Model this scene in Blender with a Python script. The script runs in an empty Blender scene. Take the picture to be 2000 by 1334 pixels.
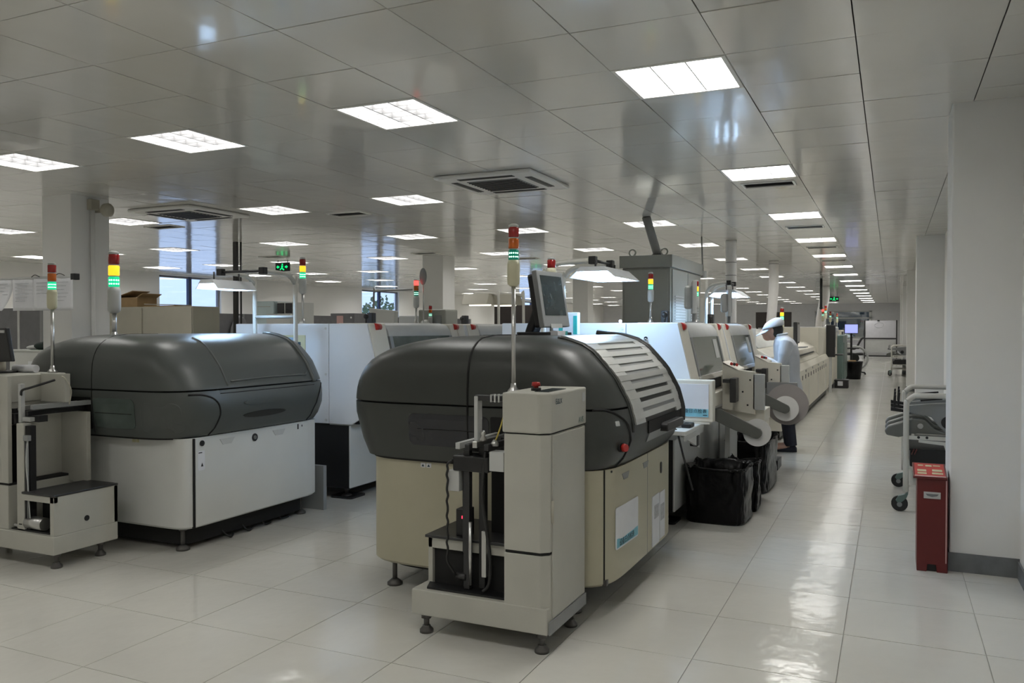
import bpy, math, random
from mathutils import Vector, Matrix, noise
random.seed(7)
PI = math.pi
sc = bpy.context.scene
COL = sc.collection
CEIL = 2.842
CAMZ = 1.48

# ---------------------------------------------------------------- camera, world, exposure
cam_d = bpy.data.cameras.new('camera'); cam = bpy.data.objects.new('camera', cam_d); COL.objects.link(cam)
cam.location = (0, 0, CAMZ)
cam.rotation_euler = (PI/2 - 0.0159, 0, 0.4321)
cam_d.sensor_width = 36.0; cam_d.lens = 1606.0/2000.0*36.0
cam_d.clip_start = 0.05; cam_d.clip_end = 300
sc.camera = cam
sc.view_settings.view_transform = 'Standard'; sc.view_settings.look = 'None'
sc.view_settings.exposure = 0.0; sc.view_settings.gamma = 1.0
sc.view_settings.use_curve_mapping = False
w = bpy.data.worlds.new('sky'); sc.world = w; w.use_nodes = True
bg = w.node_tree.nodes['Background']
bg.inputs[0].default_value = (0.50, 0.66, 1.0, 1); bg.inputs[1].default_value = 1.7
LIGHT_E = 12.6           # ceiling tubes behind the louvres
LAMP_E = 58.0           # bench lamps over the lines

# ---------------------------------------------------------------- materials
MATS = {}
def mat(name, col, rough=0.5, metal=0.0, var=0.06, vscale=6.0, bump=0.0, bscale=40.0, spec=0.5, coat=0.0, emit=None, estr=0.0, alpha=1.0, trans=0.0):
    if name in MATS: return MATS[name]
    m = bpy.data.materials.new(name); m.use_nodes = True
    nt = m.node_tree; b = nt.nodes['Principled BSDF']
    b.inputs['Roughness'].default_value = rough
    b.inputs['Metallic'].default_value = metal
    b.inputs['Specular IOR Level'].default_value = spec
    if coat: b.inputs['Coat Weight'].default_value = coat; b.inputs['Coat Roughness'].default_value = 0.1
    if alpha < 1: b.inputs['Alpha'].default_value = alpha
    if trans: b.inputs['Transmission Weight'].default_value = trans
    b.inputs['Base Color'].default_value = (*col, 1)
    tc = nt.nodes.new('ShaderNodeTexCoord')
    if var > 0:
        n = nt.nodes.new('ShaderNodeTexNoise'); n.inputs['Scale'].default_value = vscale; n.inputs['Detail'].default_value = 5
        nt.links.new(tc.outputs['Object'], n.inputs['Vector'])
        r = nt.nodes.new('ShaderNodeMapRange'); r.inputs['From Min'].default_value = 0.3; r.inputs['From Max'].default_value = 0.7
        r.inputs['To Min'].default_value = 1 - var; r.inputs['To Max'].default_value = 1 + var*0.6
        nt.links.new(n.outputs['Fac'], r.inputs['Value'])
        mx = nt.nodes.new('ShaderNodeVectorMath'); mx.operation = 'SCALE'
        mx.inputs[0].default_value = col
        nt.links.new(r.outputs['Result'], mx.inputs['Scale'])
        nt.links.new(mx.outputs['Vector'], b.inputs['Base Color'])
    if bump > 0:
        n2 = nt.nodes.new('ShaderNodeTexNoise'); n2.inputs['Scale'].default_value = bscale; n2.inputs['Detail'].default_value = 3
        nt.links.new(tc.outputs['Object'], n2.inputs['Vector'])
        bp = nt.nodes.new('ShaderNodeBump'); bp.inputs['Strength'].default_value = bump; bp.inputs['Distance'].default_value = 0.01
        nt.links.new(n2.outputs['Fac'], bp.inputs['Height'])
        nt.links.new(bp.outputs['Normal'], b.inputs['Normal'])
    if emit:
        b.inputs['Emission Color'].default_value = (*emit, 1); b.inputs['Emission Strength'].default_value = estr
    MATS[name] = m
    return m

def wavy(name, col, rough, scale, dist, var, vscale, spec=0.5, stretch=(1, 1, 1)):
    m = mat(name, col, rough, 0, var, vscale, spec=spec)
    nt = m.node_tree; b = nt.nodes['Principled BSDF']
    g = nt.nodes.new('ShaderNodeNewGeometry'); mp = nt.nodes.new('ShaderNodeMapping'); mp.inputs['Scale'].default_value = stretch
    n = nt.nodes.new('ShaderNodeTexNoise'); n.inputs['Scale'].default_value = scale; n.inputs['Detail'].default_value = 2.0
    bp = nt.nodes.new('ShaderNodeBump'); bp.inputs['Strength'].default_value = 1.0; bp.inputs['Distance'].default_value = dist
    nt.links.new(g.outputs['Position'], mp.inputs['Vector']); nt.links.new(mp.outputs['Vector'], n.inputs['Vector'])
    nt.links.new(n.outputs['Fac'], bp.inputs['Height']); nt.links.new(bp.outputs['Normal'], b.inputs['Normal'])
    # large scale tone from world position so that neighbouring pieces differ a little
    for nd in nt.nodes:
        if nd.type == 'TEX_NOISE' and nd != n:
            for l in list(nt.links):
                if l.to_node == nd: nt.links.remove(l)
            nt.links.new(g.outputs['Position'], nd.inputs['Vector'])
    return m

M_CEIL = wavy('ceiling_paint', (0.66, 0.65, 0.61), 0.115, 2.6, 0.0045, 0.03, 1.5, spec=0.8, stretch=(1, 0.8, 1))
M_FLOOR = wavy('vinyl_tile', (0.66, 0.65, 0.60), 0.13, 9.0, 0.0022, 0.07, 1.1, spec=0.65, stretch=(1, 1, 1))
M_JOINT = mat('joint_dark', (0.10, 0.10, 0.09), 0.9, var=0.1)
M_FJOINT = mat('floor_joint', (0.42, 0.41, 0.37), 0.8, var=0.1)
M_WALL = mat('wall_paint', (0.86, 0.85, 0.82), 0.6, var=0.03, vscale=1.0, bump=0.03, bscale=120)
M_COLUMN = mat('column_paint', (0.80, 0.80, 0.79), 0.55, var=0.04, vscale=1.5, bump=0.03, bscale=120)
M_BASEB = mat('baseboard_grey', (0.17, 0.18, 0.19), 0.6, var=0.25, vscale=9)
M_FRAME = mat('light_frame', (0.80, 0.79, 0.76), 0.4, var=0.02)
M_TUBE = mat('light_tube', (0.9, 0.9, 0.9), 0.5, var=0, emit=(1.0, 0.985, 0.945), estr=LIGHT_E)
M_TUBE2 = mat('light_tube_fresh', (0.9, 0.9, 0.9), 0.5, var=0, emit=(1.0, 0.985, 0.945), estr=LIGHT_E*1.7)
M_LOUVRE = mat('louvre_metal', (0.20, 0.20, 0.205), 0.4, var=0.02)
M_LOUVREW = mat('louvre_white', (0.84, 0.84, 0.84), 0.4, var=0.02)
M_LAMP = mat('bench_lamp_tube', (0.9, 0.9, 0.9), 0.5, var=0, emit=(0.47, 0.70, 1.0), estr=LAMP_E)
M_CREAM = mat('cream_enamel', (0.45, 0.425, 0.315), 0.42, var=0.05, vscale=3, bump=0.05, bscale=160)
M_IVORY = mat('ivory_enamel', (0.72, 0.69, 0.60), 0.42, var=0.05, vscale=3, bump=0.04, bscale=160)
M_LOADER = mat('loader_enamel', (0.45, 0.445, 0.395), 0.45, var=0.06, vscale=4, bump=0.05, bscale=160)
M_WHITE = mat('white_enamel', (0.63, 0.64, 0.62), 0.42, var=0.04, vscale=3, bump=0.04, bscale=160)
M_PANEL = mat('white_panel', (0.76, 0.78, 0.80), 0.33, var=0.04, vscale=2)
M_HOOD = mat('hood_grey', (0.040, 0.044, 0.040), 0.40, var=0.06, vscale=4, bump=0.05, bscale=220)
M_HOODB = mat('hood_grey_green', (0.075, 0.083, 0.079), 0.38, var=0.06, vscale=4, bump=0.05, bscale=220)
M_HOODD = mat('hood_dark', (0.018, 0.019, 0.018), 0.45, var=0.06)
M_SLAT = mat('slat_silver', (0.46, 0.47, 0.45), 0.33, 0.35, var=0.05)
M_BLACK = mat('black_plastic', (0.012, 0.012, 0.013), 0.45, var=0.1)
M_BLACK2 = mat('black_matt', (0.008, 0.008, 0.008), 0.8, var=0.1)
M_DARK = mat('dark_metal', (0.05, 0.05, 0.052), 0.4, 0.5, var=0.1)
M_GREY = mat('mid_grey', (0.26, 0.27, 0.27), 0.5, var=0.06)
M_LGREY = mat('light_grey', (0.50, 0.51, 0.50), 0.45, var=0.05)
M_STEEL = mat('brushed_steel', (0.55, 0.55, 0.54), 0.28, 0.9, var=0.08)
M_CHROME = mat('chrome', (0.75, 0.75, 0.75), 0.1, 1.0, var=0.0)
M_FOOT = mat('foot_metal', (0.12, 0.115, 0.11), 0.45, 0.6, var=0.1)
M_GLASSD = mat('dark_glass', (0.016, 0.018, 0.024), 0.12, var=0.1, spec=0.6)
M_SMOKE = mat('smoked_acrylic', (0.10, 0.125, 0.115), 0.1, var=0.25, vscale=5, spec=0.6)
M_RED = mat('red_plastic', (0.42, 0.02, 0.015), 0.35, var=0.05)
M_REDP = mat('red_enamel', (0.115, 0.006, 0.006), 0.4, var=0.08, vscale=5)
M_REDL = mat('red_lens', (0.30, 0.012, 0.012), 0.2, var=0.0)
M_ORAL = mat('orange_lens', (0.55, 0.12, 0.01), 0.2, var=0.0)
M_TEAL = mat('teal_lens', (0.01, 0.20, 0.14), 0.2, var=0.0, emit=(0.0, 0.5, 0.3), estr=0.12)
M_REDON = mat('red_lens_lit', (0.5, 0.02, 0.02), 0.3, var=0, emit=(1.0, 0.06, 0.05), estr=3.0)
M_AMBON = mat('amber_lens_lit', (0.8, 0.45, 0.02), 0.3, var=0, emit=(1.0, 0.55, 0.02), estr=1.3)
M_GRNON = mat('green_lens_lit', (0.02, 0.5, 0.25), 0.3, var=0, emit=(0.0, 0.75, 0.32), estr=0.75)
M_LEDG = mat('green_led', (0.6, 1, 0.8), 0.3, var=0, emit=(0.55, 1.0, 0.75), estr=3.0)
M_LEDR = mat('red_led', (1, 0.1, 0.1), 0.3, var=0, emit=(1.0, 0.02, 0.06), estr=3.0)
M_LEDW = mat('blue_white_led', (1, 1, 1), 0.3, var=0, emit=(0.7, 0.7, 1.0), estr=4.0)
M_HOUSE = mat('signal_housing', (0.58, 0.56, 0.40), 0.4, var=0.04)
M_PAPER = mat('paper', (0.72, 0.73, 0.76), 0.7, var=0.05, vscale=8)
M_INK = mat('ink', (0.03, 0.06, 0.08), 0.6, var=0)
M_INKG = mat('ink_grey', (0.46, 0.47, 0.50), 0.7, var=0.2, vscale=60)
M_CYAN = mat('cyan_print', (0.22, 0.52, 0.62), 0.6, var=0.03)
M_TEALP = mat('teal_plastic', (0.03, 0.36, 0.33), 0.4, var=0.04)
M_CARD = mat('cardboard', (0.36, 0.24, 0.12), 0.8, var=0.12, vscale=8)
M_BEIGE = mat('beige_steel', (0.42, 0.40, 0.33), 0.5, var=0.04)
M_PART = mat('partition_grey', (0.17, 0.17, 0.18), 0.75, var=0.1, vscale=8)
M_CABG = mat('cabinet_grey', (0.33, 0.34, 0.31), 0.45, var=0.04)
M_BAG = mat('black_bag', (0.004, 0.004, 0.0045), 0.3, var=0.2, spec=0.16, bump=1.0, bscale=11)
M_SKIN = mat('skin', (0.45, 0.26, 0.19), 0.5, var=0.06, vscale=12)
M_COAT = mat('coat_cloth', (0.50, 0.52, 0.555), 0.8, var=0.05, vscale=8, bump=0.1, bscale=60)
M_NAVY = mat('navy_cloth', (0.012, 0.014, 0.025), 0.8, var=0.1)
M_HAIR = mat('hair', (0.012, 0.010, 0.009), 0.5, var=0.2, vscale=40)
M_TEALG = mat('teal_grey_enamel', (0.13, 0.19, 0.175), 0.4, var=0.05)
M_SCREEN = mat('screen_lit', (0.1, 0.1, 0.3), 0.3, var=0, emit=(0.42, 0.48, 1.0), estr=0.95)
M_SCRDIM = mat('screen_dim', (0.035, 0.05, 0.055), 0.2, var=0.5, vscale=12)
M_REELW = mat('reel_white', (0.85, 0.84, 0.82), 0.45, var=0.03)
M_REELG = mat('reel_grey', (0.36, 0.33, 0.32), 0.4, var=0.05)
M_FEED = mat('feeder_grey', (0.17, 0.175, 0.16), 0.42, 0.3, var=0.1)
M_CORD = mat('cable_black', (0.015, 0.015, 0.015), 0.5, var=0)
M_YEL = mat('yellow_tube', (0.55, 0.45, 0.10), 0.4, var=0)
M_EXIT = mat('exit_green', (0.02, 0.5, 0.1), 0.4, var=0, emit=(0.0, 0.9, 0.25), estr=1.1)
M_LEAF = mat('leaf', (0.08, 0.13, 0.06), 0.7, var=0.2)
M_POLE = mat('frame_tube', (0.62, 0.61, 0.56), 0.35, var=0.03)
M_DUCT = mat('duct_white', (0.74, 0.73, 0.72), 0.45, var=0.05, bump=0.05, bscale=20)
M_PINK = mat('pink_paper', (0.60, 0.38, 0.36), 0.7, var=0.03)
M_YELP = mat('yellow_paper', (0.60, 0.57, 0.36), 0.7, var=0.05)
M_BLUEP = mat('blue_print', (0.28, 0.40, 0.55), 0.7, var=0.05)
M_BOARD = mat('whiteboard', (0.60, 0.60, 0.64), 0.35, var=0.05)
M_BLIND = mat('dark_board', (0.035, 0.028, 0.025), 0.6, var=0.1)

def glass_mat(name, tint, fac):
    m = bpy.data.materials.new(name); m.use_nodes = True; nt = m.node_tree
    for n in list(nt.nodes): nt.nodes.remove(n)
    o = nt.nodes.new('ShaderNodeOutputMaterial'); t = nt.nodes.new('ShaderNodeBsdfTransparent'); g = nt.nodes.new('ShaderNodeBsdfGlossy')
    t.inputs['Color'].default_value = (*tint, 1); g.inputs['Roughness'].default_value = 0.03
    x = nt.nodes.new('ShaderNodeMixShader'); x.inputs[0].default_value = fac
    nt.links.new(t.outputs[0], x.inputs[1]); nt.links.new(g.outputs[0], x.inputs[2]); nt.links.new(x.outputs[0], o.inputs[0])
    return m
M_PANE = glass_mat('window_glass', (0.93, 0.95, 0.96), 0.08)
M_PANET = glass_mat('far_glass', (0.25, 0.33, 0.36), 0.35)
M_ACRYL = glass_mat('clear_acrylic', (0.55, 0.58, 0.56), 0.12)

# ---------------------------------------------------------------- mesh helpers (world coordinates)
class MB:
    def __init__(s): s.v = []; s.f = []; s.sm = []
    def add(s, vs, fs, smooth=False):
        b = len(s.v); s.v += [tuple(p) for p in vs]
        for f in fs: s.f.append([b + i for i in f]); s.sm.append(smooth)
        return s
    def box(s, x0, x1, y0, y1, z0, z1):
        return s.add([(x0,y0,z0),(x1,y0,z0),(x1,y1,z0),(x0,y1,z0),(x0,y0,z1),(x1,y0,z1),(x1,y1,z1),(x0,y1,z1)],
                     [(0,3,2,1),(4,5,6,7),(0,1,5,4),(1,2,6,5),(2,3,7,6),(3,0,4,7)])
    def obox(s, c, sx, sy, sz, M):
        c = Vector(c); vs = []
        for z in (-1, 1):
            for (x, y) in ((-1,-1),(1,-1),(1,1),(-1,1)): vs.append(c + M @ Vector((x*sx/2, y*sy/2, z*sz/2)))
        return s.add(vs, [(0,3,2,1),(4,5,6,7),(0,1,5,4),(1,2,6,5),(2,3,7,6),(3,0,4,7)])
    def prism(s, pts, axis, a0, a1, smooth=False):
        def P(p, a): return (a, p[0], p[1]) if axis == 'x' else (p[0], a, p[1]) if axis == 'y' else (p[0], p[1], a)
        n = len(pts); ar = sum(pts[i][0]*pts[(i+1) % n][1] - pts[(i+1) % n][0]*pts[i][1] for i in range(n))
        flip = (ar > 0) if axis == 'y' else (ar < 0)
        if flip: pts = pts[::-1]
        vs = [P(p, a0) for p in pts] + [P(p, a1) for p in pts]
        s.add(vs, [list(range(n))[::-1], [n + i for i in range(n)]])
        for i in range(n):
            j = (i + 1) % n; b = len(s.v) - 2*n
            s.f.append([b+i, b+j, b+n+j, b+n+i]); s.sm.append(smooth)
        return s
    def cyl(s, p0, p1, r0, r1=None, n=14, caps=True, smooth=True):
        r1 = r0 if r1 is None else r1
        p0 = Vector(p0); p1 = Vector(p1); d = (p1 - p0).normalized()
        a = d.orthogonal().normalized(); b = d.cross(a)
        vs = [p0 + (a*math.cos(2*PI*i/n) + b*math.sin(2*PI*i/n))*r0 for i in range(n)] + [p1 + (a*math.cos(2*PI*i/n) + b*math.sin(2*PI*i/n))*r1 for i in range(n)]
        s.add(vs, [(i, (i+1) % n, n + (i+1) % n, n + i) for i in range(n)], smooth)
        if caps:
            b0 = len(s.v) - 2*n
            s.f.append([b0 + i for i in range(n)][::-1]); s.sm.append(False)
            s.f.append([b0 + n + i for i in range(n)]); s.sm.append(False)
        return s
    def tube(s, path, r, n=8, caps=True):
        P = [Vector(p) for p in path]; rings = []; a = None
        for i, p in enumerate(P):
            d = (P[min(i+1, len(P)-1)] - P[max(i-1, 0)]).normalized()
            if a is None: a = d.orthogonal().normalized()
            else: a = (a - d*a.dot(d)).normalized()
            b = d.cross(a); rr = r[i] if isinstance(r, (list, tuple)) else r
            rings.append([p + (a*math.cos(2*PI*k/n) + b*math.sin(2*PI*k/n))*rr for k in range(n)])
        return s.loft(rings, caps, True)
    def loft(s, rings, caps=True, smooth=True, closed=True):
        n = len(rings[0]); b = len(s.v)
        for r in rings: s.v += [tuple(p) for p in r]
        m = n if closed else n - 1
        for i in range(len(rings)-1):
            for k in range(m):
                j = (k+1) % n
                s.f.append([b+i*n+k, b+i*n+j, b+(i+1)*n+j, b+(i+1)*n+k]); s.sm.append(smooth)
        if caps:
            s.f.append([b+k for k in range(n)][::-1]); s.sm.append(False)
            s.f.append([b+(len(rings)-1)*n+k for k in range(n)]); s.sm.append(smooth)
        return s
    def ball(s, c, r, nu=16, nv=10, z0=-1.0, z1=1.0):
        if not isinstance(r, (tuple, list)): r = (r, r, r)
        rings = []
        for j in range(nv+1):
            t = -PI/2 + PI*j/nv; zz = math.sin(t); zz = max(z0, min(z1, zz)); cc = math.sqrt(max(0.0, 1-zz*zz))
            rings.append([(c[0]+r[0]*cc*math.cos(2*PI*k/nu), c[1]+r[1]*cc*math.sin(2*PI*k/nu), c[2]+r[2]*zz) for k in range(nu)])
        return s.loft(rings, True, True)
    def lathe(s, c, prof, axis='z', n=18):
        rings = []
        for (r, h) in prof:
            ring = []
            for k in range(n):
                a = 2*PI*k/n; u, v = r*math.cos(a), r*math.sin(a)
                ring.append({'z': (c[0]+u, c[1]+v, c[2]+h), 'y': (c[0]+u, c[1]+h, c[2]-v), 'x': (c[0]+h, c[1]+u, c[2]+v)}[axis])
            rings.append(ring)
        return s.loft(rings, True, True)
    def build(s, name, m, parent=None, bevel=0.0, seg=2, sub=0, sharp=None, kind=None):
        me = bpy.data.meshes.new(name); org = Vector(parent['_o']) if parent is not None else Vector((0, 0, 0))
        me.from_pydata([tuple(Vector(p) - org) for p in s.v], [], s.f)
        me.polygons.foreach_set('use_smooth', s.sm)
        me.update()
        if sharp: me.set_sharp_from_angle(angle=math.radians(sharp))
        me.materials.append(m)
        o = bpy.data.objects.new(name, me); COL.objects.link(o)
        if parent is not None: o.parent = parent
        o['_o'] = tuple(org)
        if bevel:
            b = o.modifiers.new('bevel', 'BEVEL'); b.width = bevel; b.segments = seg; b.limit_method = 'ANGLE'; b.angle_limit = 0.6
        if sub:
            u = o.modifiers.new('sub', 'SUBSURF'); u.levels = sub; u.render_levels = sub
        if kind: o['kind'] = kind
        return o

def BX(*a): return MB().box(*a)
def thing(name, label, cat, loc, group=None):
    o = bpy.data.objects.new(name, None); COL.objects.link(o); o.location = loc; o['_o'] = tuple(loc)
    o.empty_display_size = 0.1
    o['label'] = label; o['category'] = cat
    if group: o['group'] = group
    return o
def tag(o, label, cat, group=None):
    o['label'] = label; o['category'] = cat
    if group: o['group'] = group
    return o
def copy_thing(t, dx, dy, dz, label, group=None):
    r = t.copy(); COL.objects.link(r); r.location = Vector(t.location) + Vector((dx, dy, dz)); r['label'] = label
    if group: r['group'] = group
    for ch in t.children:
        c = ch.copy(); COL.objects.link(c); c.parent = r
        for g in ch.children:
            d = g.copy(); COL.objects.link(d); d.parent = c
    return r
def smooth_path(pts, n=6):
    P = [Vector(p) for p in pts]; out = []
    for i in range(len(P)-1):
        p0 = P[max(i-1, 0)]; p1 = P[i]; p2 = P[i+1]; p3 = P[min(i+2, len(P)-1)]
        for k in range(n):
            t = k/n
            out.append(0.5*((2*p1) + (p2-p0)*t + (2*p0-5*p1+4*p2-p3)*t*t + (3*p1-p0-3*p2+p3)*t*t*t))
    out.append(P[-1]); return out
def text(body, m, parent, loc, rot, size, name='lettering', align='LEFT'):
    cu = bpy.data.curves.new(name, 'FONT'); cu.body = body; cu.size = size; cu.extrude = 0.0004; cu.align_x = align
    tmp = bpy.data.objects.new('tmp', cu); COL.objects.link(tmp)
    me = bpy.data.meshes.new_from_object(tmp.evaluated_get(bpy.context.evaluated_depsgraph_get()))
    bpy.data.objects.remove(tmp)
    me.materials.clear(); me.materials.append(m)
    o = bpy.data.objects.new(name, me); COL.objects.link(o)
    o.rotation_euler = rot
    org = Vector(parent['_o']) if parent is not None else Vector((0, 0, 0))
    o.location = Vector(loc) - org; o.parent = parent; o['_o'] = tuple(org)
    return o
RX = (PI/2, 0, PI/2)     # text facing +X
RY = (PI/2, 0, 0)        # text facing -Y
def struct(o, label=None):
    o['kind'] = 'structure'
    if label: o['label'] = label
    return o
def interp(tab, z):
    if z <= tab[0][0]: return tab[0][1]
    for (a, b), (c, d) in zip(tab, tab[1:]):
        if z <= c: return b + (d-b)*(z-a)/(c-a)
    return tab[-1][1]
# ---------------------------------------------------------------- the setting
XL, XR, YN, YF = -16.3, 0.70, -4.0, 49.0
fwd = Vector((math.sin(-0.4321), math.cos(-0.4321), 0)); rgt = Vector((math.cos(0.4321), math.sin(0.4321), 0))
def view_key(x, y, z):
    d = Vector((x, y, 0)); f = d.dot(fwd); r = d.dot(rgt); u = z - CAMZ
    if f < 0.4: return None
    if abs(r/f) > 0.68 or abs(u/f) > 0.47: return None
    return f
LX = [-1.06, -2.86, -4.66, -6.46, -8.86, -11.26, -13.06, -14.86]
LY = [4.48 + 3.0*k for k in range(-2, 15)]
def cells(x0, y0, pitch):
    out = []
    i0 = math.floor((XL - x0)/pitch) - 1; i1 = math.ceil((XR - x0)/pitch) + 1
    j0 = math.floor((YN - y0)/pitch) - 1; j1 = math.ceil((YF - y0)/pitch) + 1
    for i in range(i0, i1):
        for j in range(j0, j1):
            a, b = x0 + i*pitch, y0 + j*pitch
            if a + pitch < XL + 0.05 or a > XR - 0.05 or b + pitch < YN + 0.05 or b > YF - 0.05: continue
            out.append((a, b))
    return out
def lay(parent, name, z, cs, pitch, gap, thick, m, up, jit):
    keyed = []
    for (a, b) in cs:
        full = a >= XL and a + pitch <= XR
        k = view_key(a + pitch/2, b + pitch/2, z) if full else None
        keyed.append((k if k is not None else 1e9, a, b))
    keyed.sort()
    near = [c for c in keyed[:300] if c[0] < 1e8]; rest = keyed[len(near):]
    g = gap/2; h = pitch/2 - g; t = thick if up else -thick
    s0 = 1 if up else -1
    base = MB().add([(-h,-h,0),(h,-h,0),(h,h,0),(-h,h,0),(-h,-h,-t),(h,-h,-t),(h,h,-t),(-h,h,-t)],
        [(0,1,2,3),(4,5,1,0),(5,6,2,1),(6,7,3,2),(7,4,0,3)] if up else [(3,2,1,0),(0,1,5,4),(1,2,6,5),(2,3,7,6),(3,0,4,7)])
    proto = None
    for (_, a, b) in near:
        if proto is None:
            proto = base.build(name, m, parent); o = proto
        else:
            o = bpy.data.objects.new(name, proto.data); COL.objects.link(o); o.parent = parent
        o.location = (a + pitch/2, b + pitch/2, z)
        o.rotation_euler = (random.gauss(0, jit), random.gauss(0, jit), 0)
    mb = MB()
    for (_, a, b) in rest:
        x0, x1, y0, y1 = max(a + g, XL), min(a + pitch - g, XR), b + g, b + pitch - g
        dx, dy = random.gauss(0, jit)*pitch/2, random.gauss(0, jit)*pitch/2
        q = [(x0,y0,z-dx-dy),(x1,y0,z+dx-dy),(x1,y1,z+dx+dy),(x0,y1,z-dx+dy)]
        lo = [(p[0], p[1], z - t) for p in q]
        mb.add(q + lo, [(0,1,2,3),(4,5,1,0),(5,6,2,1),(6,7,3,2),(7,4,0,3)] if up else [(3,2,1,0),(0,1,5,4),(1,2,6,5),(2,3,7,6),(3,0,4,7)])
    mb.build(name + '_field', m, parent, kind='stuff')

floor = struct(BX(XL-0.2, XR+0.2, YN-0.2, YF+0.2, -0.10, -0.0035).build('floor', M_FJOINT)); tag(floor, 'pale glossy vinyl tile floor of the factory hall', 'floor')
lay(floor, 'floor_tile', 0.0, cells(-0.20, 3.06, 0.6), 0.6, 0.004, 0.003, M_FLOOR, True, 0.0006)
ceiling = struct(BX(XL-0.2, XR+0.2, YN-0.2, YF+0.2, CEIL+0.09, CEIL+0.2).build('ceiling', M_JOINT)); tag(ceiling, 'glossy grey-white metal panel ceiling over the hall', 'ceiling')
ACS = [(-3.26, 6.88), (-7.46, 7.18)]
AC_H = 0.42
VENTS = [(-1.06, 7.96), (-1.06, 11.56), (-1.06, 14.56), (-1.06, 17.56), (-8.86, 8.1), (-5.86, 8.1), (-7.66, 12.76), (-6.46, 14.56), (-10.66, 12.16)]
lights = set((round(x, 2), round(y, 2)) for x in LX for y in LY if not (abs(x+2.86) < .1 and abs(y-7.48) < .1))
VENTS = [(x, round((y - 4.48)/0.6)*0.6 + 4.48) for (x, y) in VENTS]
VENTS = [(round((x + 1.06)/0.6)*0.6 - 1.06, y) for (x, y) in VENTS]
def taken(a, b):
    cx, cy = round(a + 0.3, 2), round(b + 0.3, 2)
    if (cx, cy) in lights: return True
    for (x, y) in VENTS:
        if abs(x-cx) < 0.1 and abs(y-cy) < 0.1: return True
    return False
lay(ceiling, 'ceiling_panel', CEIL, [c for c in cells(-1.36, 4.18, 0.6) if not taken(*c)], 0.6, 0.006, 0.012, M_CEIL, False, 0.0022)

# walls
def wall_left():
    wins = [(14.7, 16.75), (23.2, 25.5), (36.2, 39.4)]
    z0, z1 = 0.9, 2.80
    mb = MB(); y = YN
    for (a, b) in wins:
        mb.box(XL-0.2, XL, y, a, 0, CEIL+0.1); mb.box(XL-0.2, XL, a, b, 0, z0); mb.box(XL-0.2, XL, a, b, z1, CEIL+0.1); y = b
    mb.box(XL-0.2, XL, y, YF, 0, CEIL+0.1)
    wl = struct(mb.build('wall_left', M_WALL)); tag(wl, 'long white side wall with tall windows behind grey partitions', 'wall')
    for i, (a, b) in enumerate(wins):
        n = 'window_%d' % (i+1)
        t = thing(n, ['tall window nearest the beige cabinet, dusk sky outside', 'narrow tall window with a tree outside, behind white printers', 'farthest side window behind the bench lamps and dark screens'][i], 'window', (XL-0.1, (a+b)/2, z0)); t['kind'] = 'structure'
        fr = MB().box(XL-0.12, XL-0.06, a, a+0.06, z0, z1).box(XL-0.12, XL-0.06, b-0.06, b, z0, z1).box(XL-0.12, XL-0.06, a, b, z0, z0+0.06).box(XL-0.12, XL-0.06, a, b, z1-0.05, z1)
        fr.build('window_frame', M_PART, t)
        mid = (a+b)/2
        BX(XL-0.13, XL-0.05, mid-0.05, mid+0.05, z0, z1).build('mullion', mat('mullion_blue', (0.02, 0.035, 0.09), 0.4), t)
        for (p, q) in ((a+0.06, mid-0.05), (mid+0.05, b-0.06)):
            BX(XL-0.095, XL-0.088, p, q, z0+0.06, z1-0.05).build('pane', M_PANE, t)
wall_left()
tag(struct(BX(XR, XR+0.2, YN, YF, 0, CEIL+0.1).build('wall_right', M_WALL)), 'plain white wall at the right edge behind the pillars', 'wall')
tag(struct(BX(XL-0.2, XR+0.2, YN-0.2, YN, 0, CEIL+0.1).build('wall_front', M_WALL)), 'white end wall behind the viewer', 'wall')
tag(struct(BX(XR-0.012, XR, YN, YF, 0, 0.10).build('baseboard_right', M_BASEB)), 'low dark grey baseboard along the right wall', 'baseboard')
def wall_back():
    a, b, z0, z1 = -3.9, -0.95, 0.95, 2.45
    mb = MB().box(XL-0.2, a, YF, YF+0.2, 0, CEIL+0.1).box(b, XR+0.2, YF, YF+0.2, 0, CEIL+0.1).box(a, b, YF, YF+0.2, 0, z0).box(a, b, YF, YF+0.2, z1, CEIL+0.1)
    tag(struct(mb.build('wall_back', mat('wall_far', (0.66, 0.66, 0.67), 0.6, var=0.03))), 'grey-white end wall far down the aisle', 'wall')
    t = thing('window_4', 'glazed opening in the far end wall with pale bars', 'window', ((a+b)/2, YF+0.1, z0)); t['kind'] = 'structure'
    MB().box(a, b, YF+0.02, YF+0.08, z0, z0+0.06).box(a, b, YF+0.02, YF+0.08, z1-0.06, z1).box(a, a+0.06, YF+0.02, YF+0.08, z0, z1).box(b-0.06, b, YF+0.02, YF+0.08, z0, z1).build('window_frame', M_LGREY, t)
    BX(a, b, YF+0.02, YF+0.08, 2.02, 2.08).build('transom', M_WHITE, t)
    xs = [a+0.06, a+1.0, b-0.16]
    for x in xs[1:]: BX(x, x+0.1, YF+0.02, YF+0.08, z0, z1).build('mullion', M_WHITE, t)
    for (p, q) in ((a+0.06, a+1.0), (a+1.1, b-0.16)):
        for (r, s) in ((z0+0.06, 2.02), (2.08, z1-0.06)): BX(p, q, YF+0.045, YF+0.055, r, s).build('pane', M_PANET, t)
    BX(a-1, b+1, YF+2.2, YF+2.3, 0, 3).build('wall_backroom', M_GREY)
    tag(struct(bpy.data.objects['wall_backroom']), 'dim wall of the room behind the far glazing', 'wall')
wall_back()

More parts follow.
